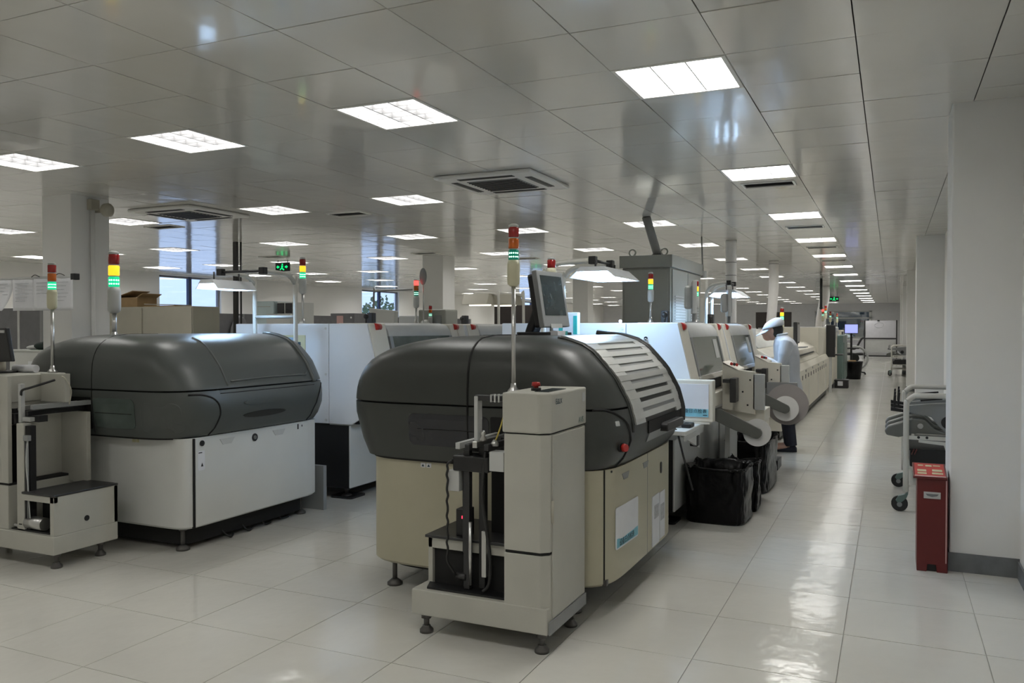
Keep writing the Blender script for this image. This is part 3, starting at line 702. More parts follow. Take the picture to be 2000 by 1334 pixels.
# ---------------------------------------------------------------- loader in front of the cream printer
def loader_a():
    t = thing('board_loader', 'cream board loader with tall cabinet in front of the cream printer', 'loader', (-1.75, 3.64, 0))
    tr = MB().prism([(-2.10, 3.39), (-1.39, 3.39), (-1.39, 3.885), (-2.10, 3.885)], 'z', 0.10, 0.222).build('base_tray', M_LOADER, t, 0.006)
    # low rear box with open front
    mb = MB().box(-2.07, -2.045, 3.50, 3.88, 0.222, 0.452).box(-2.07, -1.605, 3.50, 3.52, 0.40, 0.452).box(-2.07, -1.605, 3.86, 3.88, 0.222, 0.452)
    mb.build('low_box', M_LOADER, t, 0.003)
    BX(-2.044, -1.606, 3.521, 3.859, 0.223, 0.399).build('box_interior', M_BLACK2, t)
    BX(-2.08, -1.60, 3.485, 3.885, 0.452, 0.466).build('rubber_mat', M_DARK, t, 0.003)
    MB().prism([(-2.03, 3.42), (-1.605, 3.42), (-1.605, 3.50), (-2.06, 3.50)], 'z', 0.222, 0.232).build('tray_liner', M_BLACK, t)
    # tower
    def twr(z0, z1, name, m=M_LOADER, g=0.0):
        return MB().prism([(-1.605-g, 3.392-g), (-1.425, 3.392-g), (-1.388+g, 3.425), (-1.388+g, 3.88), (-1.605-g, 3.88)], 'z', z0, z1).build(name, m, t, 0.004)
    twr(0.10, 0.455, 'lower_cabinet'); twr(0.455, 0.468, 'cabinet_gap', M_BLACK2, -0.004); twr(0.468, 1.0, 'upper_cabinet'); twr(1.0, 1.006, 'cabinet_gap', M_BLACK2, -0.004)
    MB().prism([(-1.612, 3.385), (-1.43, 3.385), (-1.382, 3.425), (-1.382, 3.885), (-1.612, 3.885)], 'z', 1.006, 1.188).build('control_head', M_LOADER, t, 0.008)
    d = BX(-1.389, -1.382, 3.44, 3.865, 0.165, 0.995).build('cabinet_door', M_LOADER, t, 0.003)
    MB().cyl((-1.384, 3.437, 0.60), (-1.384, 3.437, 0.70), 0.008, n=8).build('door_hinge', M_BEIGE, d)
    BX(-1.388, -1.380, 3.40, 3.88, 0.10, 0.158).build('kick_plate', M_GREY, t)
    BX(-1.49, -1.42, 3.48, 3.70, 1.187, 1.191).build('touch_panel', M_SCRDIM, t)
    estop((-1.515, 3.555, 1.188), (0, 0, 1), t, 1.1)
    text('ƂSLX', M_INK, t, (-1.381, 3.47, 1.135), RX, 0.034)
    text('AVS', M_TEALG, t, (-1.381, 3.77, 1.02), RX, 0.04)
    BX(-1.381, -1.380, 3.82, 3.86, 1.12, 1.165).build('rating_plate', M_LGREY, t)
    signal(t, -1.661, 3.62, 1.165, 0.53, 1.0, '', M_HOUSE)
    BX(-1.70, -1.605, 3.59, 3.65, 1.150, 1.166).build('signal_bracket', M_LOADER, t, 0.002)
    # black lift shaft and mechanisms
    BX(-1.80, -1.61, 3.66, 3.87, 0.466, 0.94).build('lift_shaft', M_BLACK2, t)
    for (x, y, r, m, z0, z1) in ((-1.835, 3.475, 0.016, M_DARK, 0.235, 0.90), (-1.86, 3.50, 0.012, M_DARK, 0.40, 0.86), (-1.745, 3.475, 0.012, M_STEEL, 0.30, 0.52), (-1.765, 3.50, 0.016, M_BLACK, 0.24, 0.94)):
        BX(x-r, x+r, y-r, y+r, z0, z1).build('lift_post', m, t, 0.002)
    MB().cyl((-1.81, 3.452, 0.26), (-1.81, 3.452, 0.56), 0.009, n=8).build('guide_rod', M_STEEL, t)
    MB().cyl((-1.89, 3.47, 0.29), (-1.84, 3.47, 0.29), 0.02, n=12).build('roller', M_DARK, t)
    BX(-1.90, -1.71, 3.44, 3.56, 0.80, 0.875).build('carriage', M_BLACK, t, 0.008)
    BX(-1.93, -1.87, 3.45, 3.50, 0.70, 0.80).build('sensor_box', M_LGREY, t, 0.003)
    for (x, z, m) in ((-1.85, 0.93, M_LGREY), (-1.80, 0.925, M_DARK), (-1.76, 0.94, M_STEEL), (-1.70, 0.93, M_DARK)):
        BX(x-0.012, x+0.012, 3.40, 3.832, z-0.018, z+0.012).build('conveyor_rail', m, t, 0.002)
    BX(-1.87, -1.68, 3.52, 3.60, 0.885, 0.915).build('cross_beam', M_DARK, t)
    BX(-1.685, -1.61, 3.40, 3.47, 0.82, 0.91).build('sensor_box', M_LGREY, t, 0.003)
    BX(-1.79, -1.77, 3.45, 3.50, 0.93, 1.16).build('bracket_arm', M_LGREY, t, 0.004)
    BX(-1.79, -1.61, 3.455, 3.495, 1.14, 1.165).build('bracket_arm', M_DARK, t, 0.003)
    for x in (-1.70, -1.68, -1.66): BX(x-0.004, x+0.004, 3.45, 3.50, 1.135, 1.17).build('clip', M_LGREY, t)
    MB().tube(smooth_path([(-1.64, 3.46, 1.15), (-1.635, 3.455, 1.08), (-1.665, 3.45, 0.98), (-1.69, 3.45, 0.935)], 5), 0.004, 6).build('air_tube', M_YEL, t)
    MB().lathe((-1.74, 3.45, 0.95), [(0.015, 0), (0.018, 0.01), (0.008, 0.025), (0.014, 0.035), (0.006, 0.05)], 'z', 10).build('air_fitting', M_STEEL, t)
    MB().lathe((-1.68, 3.45, 0.93), [(0.018, 0), (0.02, 0.012), (0.008, 0.03)], 'z', 10).build('air_fitting', M_STEEL, t)
    pts = [(-1.90, 3.44, 0.85)] + [(-1.925 + 0.004*math.sin(k*2.4), 3.435, 0.83 - 0.025*k) for k in range(20)] + [(-1.89, 3.45, 0.30)]
    MB().tube(smooth_path(pts, 3), 0.006, 6).build('coiled_cable', M_CORD, t)
    MB().tube(smooth_path([(-1.73, 3.45, 0.90), (-1.74, 3.44, 0.70), (-1.72, 3.44, 0.55), (-1.705, 3.45, 0.40), (-1.71, 3.45, 0.28), (-1.74, 3.44, 0.24)], 5), 0.009, 6).build('hose', M_CORD, t)
    c = BX(-1.925, -1.865, 3.52, 3.60, 0.466, 0.60).build('counter_box', M_BLACK, t, 0.004)
    BX(-1.892, -1.876, 3.517, 3.52, 0.555, 0.568).build('counter_digit', M_LEDR, c)
    for (x, y) in ((-2.05, 3.45), (-1.44, 3.45), (-1.44, 3.82), (-2.05, 3.82)): level_foot(x, y, 0.105, t, 0.034)
loader_a()

# ---------------------------------------------------------------- loader in front of the white printer
def loader_b():
    t = thing('board_loader', 'white board loader with open lift at the left picture edge', 'loader', (-5.1, 3.6, 0))
    BX(-5.75, -4.60, 3.34, 3.80, 0.10, 0.215).build('base_tray', M_LOADER, t, 0.006)
    MB().box(-4.635, -4.60, 3.345, 3.80, 0.215, 0.455).box(-4.86, -4.60, 3.77, 3.80, 0.215, 0.455).box(-4.89, -4.60, 3.345, 3.375, 0.415, 0.455).build('low_box', M_LOADER, t, 0.003)
    BX(-4.86, -4.636, 3.46, 3.769, 0.216, 0.414).build('box_interior', M_BLACK2, t)
    BX(-4.89, -4.595, 3.34, 3.80, 0.455, 0.468).build('rubber_mat', M_DARK, t, 0.003)
    MB().prism([(-5.04, 3.37), (-4.68, 3.37), (-4.64, 3.45), (-5.04, 3.45)], 'z', 0.215, 0.225).build('tray_liner', M_BLACK, t)
    MB().cyl((-4.604, 3.57, 0.285), (-4.597, 3.57, 0.285), 0.018, n=12).build('knockout_hole', M_BLACK2, t)
    BX(-5.75, -5.03, 3.35, 3.80, 0.215, 0.49).build('lower_cabinet', M_LOADER, t, 0.004)
    BX(-5.75, -5.10, 3.352, 3.80, 0.505, 1.005).build('upper_cabinet', M_LOADER, t, 0.004)
    BX(-5.75, -5.032, 3.36, 3.80, 0.49, 0.505).build('cabinet_gap', M_BLACK2, t)
    BX(-5.10, -5.03, 3.352, 3.38, 0.505, 1.18).build('cabinet_edge', M_LOADER, t, 0.003)
    BX(-5.75, -5.09, 3.39, 3.80, 1.005, 1.18).build('control_head', M_LOADER, t, 0.006)
    BX(-5.10, -4.86, 3.62, 3.66, 1.00, 1.185).build('side_plate', M_LOADER, t, 0.003)
    BX(-5.33, -4.85, 3.77, 3.80, 0.455, 0.925).build('guard_panel', M_LOADER, t, 0.003)
    BX(-5.095, -5.00, 3.42, 3.46, 0.50, 0.86).build('lift_shaft', M_BLACK2, t)
    # mast
    m = BX(-4.975, -4.905, 3.37, 3.42, 0.215, 0.885).build('lift_mast', M_LOADER, t, 0.003)
    BX(-4.905, -4.86, 3.38, 3.42, 0.225, 0.872).build('mast_channel', M_BLACK2, m)
    for (x, mm) in ((-4.89, M_DARK), (-4.872, M_GREY)): MB().cyl((x, 3.372, 0.26), (x, 3.372, 0.80), 0.006, n=8).build('guide_rod', mm, m)
    MB().tube(smooth_path([(-4.868, 3.37, 0.80), (-4.878, 3.365, 0.65), (-4.862, 3.365, 0.5), (-4.852, 3.37, 0.30)], 5), 0.004, 6).build('mast_cable', M_LGREY, m)
    BX(-4.90, -4.855, 3.36, 3.385, 0.78, 0.815).build('mast_block', M_GREY, m, 0.003)
    BX(-4.955, -4.93, 3.367, 3.370, 0.252, 0.258).build('mast_mark', M_BLACK, m)
    MB().cyl((-4.90, 3.395, 0.268), (-4.745, 3.395, 0.268), 0.04, n=18).build('lift_motor', M_STEEL, t)
    MB().cyl((-5.02, 3.385, 0.24), (-4.90, 3.385, 0.228), 0.008, n=8).build('drive_shaft', M_LGREY, t)
    # rails
    for (x, z, mm) in ((-5.08, 0.955, M_DARK), (-5.02, 0.975, M_STEEL), (-4.95, 0.945, M_BLACK), (-4.90, 0.985, M_GREY)): BX(x-0.014, x+0.014, 3.42, 3.832, z-0.016, z+0.014).build('conveyor_rail', mm, t, 0.002)
    BX(-5.10, -4.86, 3.44, 3.50, 0.89, 0.93).build('cross_beam', M_BLACK, t)
    BX(-4.99, -4.90, 3.41, 3.44, 0.895, 0.92).build('rail_end', M_LGREY, t)
    BX(-5.0, -4.975, 3.40, 3.43, 0.885, 1.13).build('bracket_arm', M_LGREY, t, 0.003)
    BX(-5.09, -5.04, 3.40, 3.46, 0.87, 0.94).build('clamp', M_DARK, t, 0.006)
    MB().tube(smooth_path([(-4.985, 3.41, 1.05), (-4.96, 3.40, 1.09), (-4.90, 3.42, 1.11), (-4.86, 3.55, 1.15)], 6), 0.008, 6).build('coiled_cable', M_CORD, t)
    MB().tube(smooth_path([(-4.86, 3.60, 1.17), (-4.82, 3.60, 1.15), (-4.80, 3.62, 1.08), (-4.82, 3.62, 0.99)], 5), 0.004, 6).build('air_tube', M_BEIGE, t)
    signal(t, -5.14, 3.74, 1.18, 0.44, 1.05, 'G')
    for (x, y) in ((-4.68, 3.42), (-4.68, 3.73), (-5.6, 3.42), (-5.6, 3.73)): level_foot(x, y, 0.105, t, 0.034)
loader_b()
t = thing('monitor', 'black monitor seen from behind at the left picture edge', 'monitor', (-5.45, 3.55, 1.18))
MB().prism([(-5.70, 1.245), (-5.30, 1.26), (-5.355, 1.485), (-5.70, 1.48)], 'y', 3.56, 3.59).build('back_shell', M_BLACK, t, 0.006)
MB().box(-5.70, -5.365, 3.553, 3.56, 1.45, 1.468).build('top_edge', M_LGREY, t)
MB().cyl((-5.45, 3.6, 1.18), (-5.45, 3.6, 1.27), 0.02, n=10).build('stand_neck', M_BEIGE, t)
MB().cyl((-5.45, 3.6, 1.18), (-5.45, 3.6, 1.195), 0.09, n=16).build('stand_base', M_BLACK, t)
t = thing('paper_roll', 'short white paper roll lying on the left loader', 'roll', (-5.36, 3.70, 1.18))
MB().cyl((-5.44, 3.68, 1.207), (-5.25, 3.70, 1.207), 0.027, n=14).build('roll', M_PAPER, t)
# ---------------------------------------------------------------- placement machines
def placer(xf, y0, label, base_dx, mon, feet=True, lit_knob=False):
    t = thing('placement_machine', label, 'machine', (xf-0.7, y0+0.86, 0)); X = lambda a: xf + a; D = 1.72
    y1 = y0 + D
    BX(X(-1.42), X(base_dx)-0.004, y0+0.01, y1, 0.09, 0.655).build('base', M_BLACK, t, 0.006)
    BX(X(base_dx)-0.004, X(base_dx)+0.012, y0, y1, 0.10, 0.64).build('base_panel', M_WHITE, t, 0.004)
    MB().prism([(X(-0.40), 0.64), (X(base_dx)+0.012, 0.64), (X(0.10), 0.80), (X(0.10), 0.84), (X(-0.40), 0.84)], 'y', y0+0.005, y1).build('under_skirt', M_LGREY, t)
    MB().prism([(X(-1.43), 0.655), (X(-1.43), 1.505), (X(-0.06), 1.505), (X(0.0), 1.36), (X(0.02), 0.98), (X(-0.1), 0.80), (X(-0.1), 0.655)], 'y', y0+0.012, y1-0.012).build('core', M_BLACK2, t)
    sp = BX(X(-1.45), X(-0.40), y0-0.006, y0+0.012, 0.65, 1.52).build('side_panel', M_PANEL, t, 0.003)
    for z in (0.68, 1.08, 1.48): MB().cyl((X(-0.43), y0-0.010, z), (X(-0.43), y0-0.005, z), 0.011, n=10).build('screw', M_WHITE, sp)
    MB().prism([(X(-0.395), 0.65), (X(-0.395), 1.52), (X(0.0), 1.52), (X(0.10), 1.10), (X(0.12), 0.95), (X(0.10), 0.80), (X(-0.16), 0.65)], 'y', y0-0.006, y0+0.012).build('side_panel', M_PANEL, t, 0.003)
    BX(X(-1.45), X(-0.30), y0+0.012, y1, 1.505, 1.522).build('roof', M_WHITE, t, 0.003)
    post = [(X(-0.32), 1.525), (X(0.005), 1.525), (X(0.105), 1.10), (X(0.125), 0.95), (X(0.10), 0.82), (X(-0.32), 0.82)]
    for (a, b) in ((y0+0.012, y0+0.27), (y1-0.29, y1-0.16), (y1-0.15, y1)):
        p = MB().prism(post, 'y', a, b).build('front_post', M_IVORY, t, 0.012)
    for yy in (y0+0.12, y1-0.20):
        b = MB().cyl((X(-0.06), yy-0.05, 1.49), (X(-0.06), yy-0.035, 1.49), 0.03, n=14).build('beacon_socket', M_BLACK, t)
        MB().cyl((X(0.0), yy-0.02, 1.492), (X(0.0), yy+0.065, 1.492), 0.033, 0.03, n=16).build('red_beacon', M_RED, b)
    # visor: rolled silver top, smoked pane, chrome grip
    a, b = y0+0.285, y1-0.305
    vis = MB().prism([(X(-0.25), 1.515), (X(-0.10), 1.53), (X(-0.02), 1.51), (X(0.02), 1.46), (X(0.035), 1.405), (X(-0.25), 1.405)], 'y', a, b, True).build('visor_top', M_LGREY, t, 0.01)
    tl, tr_ = Vector((X(0.032), 0, 1.41)), Vector((X(0.10), 0, 1.11))
    MB().prism([(tl.x-0.012, tl.z), (tl.x, tl.z), (tr_.x, tr_.z), (tr_.x-0.012, tr_.z)], 'y', a+0.05, b-0.05).build('visor_pane', M_SMOKE, vis)
    for (p, q) in ((a, a+0.05), (b-0.05, b)): MB().prism([(tl.x-0.03, tl.z), (tl.x+0.006, tl.z), (tr_.x+0.006, tr_.z), (tr_.x-0.03, tr_.z)], 'y', p, q).build('visor_frame', M_GREY, vis)
    MB().prism([(tr_.x-0.03, 1.11), (tr_.x+0.01, 1.11), (tr_.x+0.025, 1.07), (tr_.x-0.01, 1.055)], 'y', a-0.01, b+0.01).build('visor_grip', M_CHROME, vis, 0.006)
    off = Vector((0.002, 0, 0))
    for k, (p, q, r, s) in enumerate(((0.12, 0.55, 0.70, 0.90),)):
        P0 = tl.lerp(tr_, 0.08); P1 = tl.lerp(tr_, 0.62)
        MB().prism([(P0.x+0.001, P0.z), (P0.x+0.003, P0.z), (P1.x+0.003, P1.z), (P1.x+0.001, P1.z)], 'y', b-0.30, b-0.14).build('window_notice', M_LGREY, vis)
    BX(X(-0.1), X(0.06), a, b, 0.96, 1.05).build('feed_slot', M_BLACK2, t)
    # front deck
    BX(X(-0.05), X(0.15), y0+0.03, y1, 0.84, 0.955).build('front_deck', M_IVORY, t, 0.006)
    MB().cyl((X(-0.15), y0+0.20, 1.52), (X(-0.15), y0+0.20, 1.575), 0.008, n=8).ball((X(-0.15), y0+0.20, 1.585), 0.024, 12, 8).build('knob', M_BLACK, t)
    BX(X(-0.20), X(-0.14), y0+0.28, y0+0.34, 1.522, 1.62).build('latch_block', M_DARK, t, 0.006)
    if lit_knob: MB().ball((X(-0.45), y0+0.02, 1.535), 0.013, 10, 6).build('indicator', M_LEDW, t)
    if feet:
        for (fx, fy) in ((-1.3, 0.1), (base_dx-0.1, 0.1), (-1.3, D-0.1), (base_dx-0.1, D-0.1)): level_foot(X(fx), y0+fy, 0.095, t, 0.05)
        MB().prism(rrect(X(base_dx)-0.22, X(base_dx)+0.01, y0+0.01, y0+0.24, 0.03), 'z', 0.0, 0.016).build('foot_plate', M_BLACK, t)
    return t
A1 = placer(-1.45, 6.10, 'white placement machine right behind the cream printer, blue-lit side panel', -0.03, True, lit_knob=True)
A2 = placer(-1.45, 7.90, 'second placement machine along the aisle, operator reflected in its window', -0.03, True)
D1 = placer(-4.05, 5.84, 'white placement machine behind the white printer, lit side panel', -0.19, False)
D2 = placer(-4.05, 7.62, 'second placement machine of the left line, above the printer hood', -0.19, False)
k = MB().cyl((-1.69, 6.094, 1.405), (-1.69, 6.082, 1.405), 0.014, n=12).build('panel_lock', M_DARK, A1)
MB().tube([(-1.69+0.018*math.cos(q), 6.083, 1.375+0.026*math.sin(q)) for q in lin(0, 2*PI, 17)], 0.0035, 6, False).build('lock_ring', M_CHROME, k)
signal(A1, -1.765, 6.5, 1.522, 0.18, 0.8, 'AG', M_LGREY)
signal(A2, -1.785, 8.3, 1.522, 0.17, 0.95, 'AG', M_LGREY)
signal(D1, -5.09, 6.28, 1.522, 0.30, 1.15, 'AG', M_LGREY)
signal(D1, -4.272, 7.0, 1.522, 0.17, 0.95, 'R', M_LGREY)
# round dish mirror behind the red signal
t = thing('round_mirror', 'oval grey mirror on a thin arm beside the lit red signal', 'mirror', (-4.22, 7.05, 1.525))
MB().cyl((-4.22, 7.05, 1.522), (-4.22, 7.05, 1.93), 0.007, n=8).build('arm', M_STEEL, t)
MB().ball((-4.22, 7.045, 1.995), (0.042, 0.014, 0.085), 18, 12).build('dish', M_GREY, t)

def flat_monitor(name, label, x, y, z, rz, wdt=0.34, hgt=0.28, m=M_SCRDIM, shell=M_LGREY):
    t = thing(name, label, 'monitor', (x, y, z)); R = Matrix.Rotation(rz, 3, 'Z'); c = Vector((x, y, z + 0.09 + hgt/2))
    MB().obox(c, 0.04, wdt, hgt, R).build('bezel', shell, t, 0.006)
    MB().obox(c + R @ Vector((0.021, 0, 0.01)), 0.004, wdt*0.88, hgt*0.82, R).build('screen', m, t)
    MB().obox(c + R @ Vector((-0.05, 0, 0)), 0.07, wdt*0.6, hgt*0.7, R).build('back_shell', shell, t, 0.02)
    MB().obox((x, y, z+0.07), 0.03, 0.07, 0.14, R).build('stand_neck', M_GREY, t)
    MB().obox((x, y, z+0.008), 0.16, 0.20, 0.016, R).build('stand_base', M_GREY, t, 0.004)
    return t
flat_monitor('monitor', 'grey monitor on top of the nearest aisle placement machine', -1.66, 7.62, 1.525, 0.25, 0.34, 0.30, shell=M_LGREY)
flat_monitor('monitor', 'grey monitor on top of the second aisle placement machine', -1.66, 9.42, 1.525, 0.25, 0.34, 0.30, shell=M_LGREY)

# ---------------------------------------------------------------- front banks, feeders and reels of the aisle line
def sign_box():
    t = thing('sign_box', 'white box with check sheet and cyan strip beside the trackball', 'sign', (-1.33, 6.0, 0.78))
    BX(-1.51, -1.165, 5.99, 6.08, 0.80, 1.105).build('box', M_IVORY, t, 0.008)
    s = BX(-1.495, -1.195, 5.984, 5.990, 0.835, 1.075).build('check_sheet', M_PAPER, t)
    BX(-1.40, -1.197, 5.982, 5.984, 0.838, 0.895).build('cyan_strip', M_CYAN, s)
    text('设备日点检表', M_INK, s, (-1.405, 5.981, 0.868), RY, 0.033)
    BX(-1.235, -1.205, 5.9805, 5.982, 0.848, 0.854).build('printed_mark', M_INK, s)
    BX(-1.50, -1.19, 5.99, 6.07, 0.785, 0.80).build('box_foot', M_IVORY, t)
sign_box()
def bank(y, label, dx=0.0):
    t = thing('feeder_bank', label, 'feeder bank', (-1.2+dx, y, 0.0))
    MB().prism([(-1.33+dx, 0.80), (-1.06+dx, 0.76), (-1.06+dx, 1.12), (-1.20+dx, 1.135), (-1.33+dx, 1.20)], 'y', y, y+0.03).build('side_plate', M_IVORY, t, 0.006)
    MB().prism([(-1.33+dx, 1.20), (-1.20+dx, 1.135), (-1.20+dx, 1.12), (-1.33+dx, 1.18)], 'y', y, y+0.34).build('control_panel', M_IVORY, t, 0.004)
    for k in range(3):
        p = (-1.27+dx+0.012*k, y+0.07+0.06*k, 1.168-0.006*k)
        MB().cyl(p, (p[0]+0.01, p[1], p[2]+0.022), 0.012, n=10).build('push_button', (M_RED, M_BLACK, M_RED)[k], t)
    BX(-1.08+dx, -0.985+dx, y+0.0, y+0.05, 0.80, 1.10).build('rail_box', M_LGREY, t, 0.006)
    BX(-1.33+dx, -0.99+dx, y+0.05, y+0.40, 0.70, 0.80).build('feeder_table', M_IVORY, t, 0.006)
    BX(-1.31+dx, -1.27+dx, y+0.03, y+0.4, 0.10, 0.70).build('support', M_LGREY, t)
    MB().prism([(-1.31+dx, 0.10), (-1.10+dx, 0.10), (-1.10+dx, 0.0), (-1.31+dx, 0.0)], 'y', y+0.05, y+0.38).build('support_foot', M_BLACK, t)
    m = BX(-1.30+dx, -1.22+dx, y-0.14, y, 1.03, 1.06).build('monitor_arm', M_DARK, t)
    BX(-1.24+dx, -1.19+dx, y-0.16, y-0.02, 0.87, 1.07).build('small_display', M_DARK, m, 0.005)
    for (x, z) in ((-1.16, 0.95), (-1.12, 0.84), (-1.10, 1.05)): MB().cyl((x+dx, y-0.004, z), (x+dx, y+0.001, z), 0.008, n=8).build('screw', M_BLACK, t)
    return t
bank(7.05, 'cream feeder bank plate with red buttons on the nearest aisle machine', 0.035)
bank(8.87, 'cream feeder bank plate on the second aisle machine', 0.035)
def feeder(y, xz, ang, reels, label):
    """reels: list of (radius, material, extra y)"""
    x, z = xz; t = thing('tape_feeder', label, 'feeder', (x, y, z))
    d = Vector((math.cos(ang), 0, math.sin(ang))); n = Vector((-d.z, 0, d.x)); L = 0.34
    def Q(a, b): p = Vector((x, 0, z)) + d*a + n*b; return (p.x, p.z)
    MB().prism([Q(-0.10, 0.05), Q(0.02, 0.075), Q(L*0.55, 0.06)] + [Q(L + 0.045*math.cos(a), 0.045*math.sin(a)) for a in lin(1.2, -1.7, 8)] + [Q(L*0.5, -0.045), Q(-0.06, -0.03), Q(-0.10, 0.01)], 'y', y-0.012, y+0.012).build('feeder_body', M_FEED, t, 0.003)
    for (r, m, dy) in reels:
        c = Vector((x, y+dy, z)) + d*L
        rr = MB().lathe((c.x, c.y, c.z), [(0.02, -0.006), (r, -0.006), (r, -0.004), (r*0.45, -0.003), (r*0.45, 0.012), (r, 0.013), (r, 0.015), (0.02, 0.015)], 'y', 40).build('reel', m, t, sharp=30)
        MB().lathe((c.x, c.y, c.z), [(0.012, -0.008), (0.02, -0.0075), (0.02, -0.005), (0.012, -0.005)], 'y', 20).build('reel_hub', M_LGREY, rr)
    return t
def tilt(a, b): return math.atan2(b[1]-a[1], b[0]-a[0])
feeder(6.90, (-1.31, 0.745), -0.35, [(0.112, M_REELW, 0.03)], 'tape feeder with white reel hanging over the nearest black bags')
feeder(8.55, (-1.27, 0.80), -0.36, [(0.125, M_REELW, 0.03)], 'tape feeder with white reel in front of the large grey reel')
t = thing('large_reel', 'large grey tape reel hanging beside the operator', 'reel', (-0.945, 8.65, 0.715))
MB().lathe((-0.945, 8.65, 0.715), [(0.03, -0.006), (0.205, -0.006), (0.205, -0.003), (0.07, -0.002), (0.07, 0.02), (0.205, 0.021), (0.205, 0.024), (0.03, 0.024)], 'y', 48).build('flange', M_REELG, t, sharp=30)
MB().lathe((-0.945, 8.65, 0.715), [(0.01, -0.009), (0.06, -0.008), (0.06, 0.0), (0.01, 0.0)], 'y', 24).build('hub', M_REELW, t)
BX(-1.24, -0.93, 8.68, 8.70, 0.69, 0.74).build('reel_arm', M_FEED, t)
t = thing('feeder_guard', 'grey sheet metal guard above the large grey reel', 'guard', (-1.03, 8.78, 0.80))
MB().prism([(-1.22, 0.80), (-0.84, 0.80), (-0.86, 0.93), (-1.20, 0.93)], 'y', 8.75, 8.78).build('plate', M_GREY, t, 0.004)
BX(-1.22, -1.17, 8.76, 8.83, 0.70, 0.80).build('mount', M_DARK, t)

# inspection bench between printer and placement machine
def bench():
    t = thing('inspection_bench', 'white side bench with sloped edge behind the cream printer', 'bench', (-1.7, 5.75, 0))
    BX(-2.35, -1.25, 5.50, 6.085, 0.755, 0.785).build('bench_top', M_WHITE, t, 0.004)
    BX(-1.262, -1.25, 5.50, 6.085, 0.72, 0.755).build('edge_strip', M_LGREY, t)
    MB().prism([(5.56, 0.74), (6.085, 0.74), (6.085, 0.60)], 'x', -1.30, -1.28).build('gusset', M_WHITE, t)
    BX(-1.33, -1.275, 5.98, 6.06, 0.62, 0.70).build('socket_box', M_BLACK, t, 0.006)
    BX(-2.30, -1.52, 5.62, 6.04, 0.10, 0.755).build('cabinet', M_WHITE, t, 0.004)
    for (x, y) in ((-2.2, 5.7), (-1.6, 5.7), (-2.2, 5.95), (-1.6, 5.95)): level_foot(x, y, 0.11, t)
    MB().tube(smooth_path([(-1.33, 5.62, 0.75), (-1.32, 5.70, 0.62), (-1.30, 5.80, 0.45), (-1.29, 5.90, 0.32)], 5), 0.008, 6).build('hanging_cable', M_CORD, t)
bench()
t = thing('trackball', 'dark grey trackball with violet ball on the white bench', 'trackball', (-1.36, 5.78, 0.785))
rings = []
for k in range(9):
    u = k/8; y = 5.68 + 0.20*u; hw = 0.055*math.sin(PI*min(1, max(0.02, u*0.92+0.08)))**0.6; hh = 0.055*math.sin(PI*(0.12+0.8*u))
    rings.append([(-1.36 + hw*math.cos(a), y, 0.786 + max(0, hh*math.sin(a))) for a in lin(0, PI, 9)] )
MB().loft(rings, True, True).build('shell', M_GREY, t, sharp=50)
MB().ball((-1.365, 5.73, 0.845), 0.026, 16, 10).build('ball', mat('violet_ball', (0.10, 0.02, 0.13), 0.15), t)
MB().tube(smooth_path([(-1.40, 5.66, 0.79), (-1.44, 5.60, 0.789), (-1.40, 5.55, 0.789), (-1.33, 5.58, 0.789)], 5), 0.004, 6).build('cord', M_CORD, t)
t = thing('black_switch_box', 'small black box at the edge of the white bench', 'box', (-1.30, 5.80, 0.785))
BX(-1.335, -1.262, 5.70, 5.83, 0.785, 0.815).build('case', M_BLACK, t, 0.008)
BX(-1.315, -1.285, 5.74, 5.78, 0.815, 0.818).build('key', M_DARK, t)
# teal display stand
t = thing('display_stand', 'small teal display stand with white sheet behind the roof monitor', 'display', (-2.21, 5.80, 0.785))
BX(-2.285, -2.135, 5.80, 5.86, 0.785, 1.60).build('case', M_WHITE, t, 0.004)
BX(-2.283, -2.252, 5.793, 5.80, 0.80, 1.575).build('teal_edge', M_TEALP, t); BX(-2.166, -2.137, 5.793, 5.80, 0.80, 1.575).build('teal_edge', M_TEALP, t)
BX(-2.250, -2.168, 5.794, 5.80, 0.82, 1.57).build('white_sheet', M_PAPER, t)

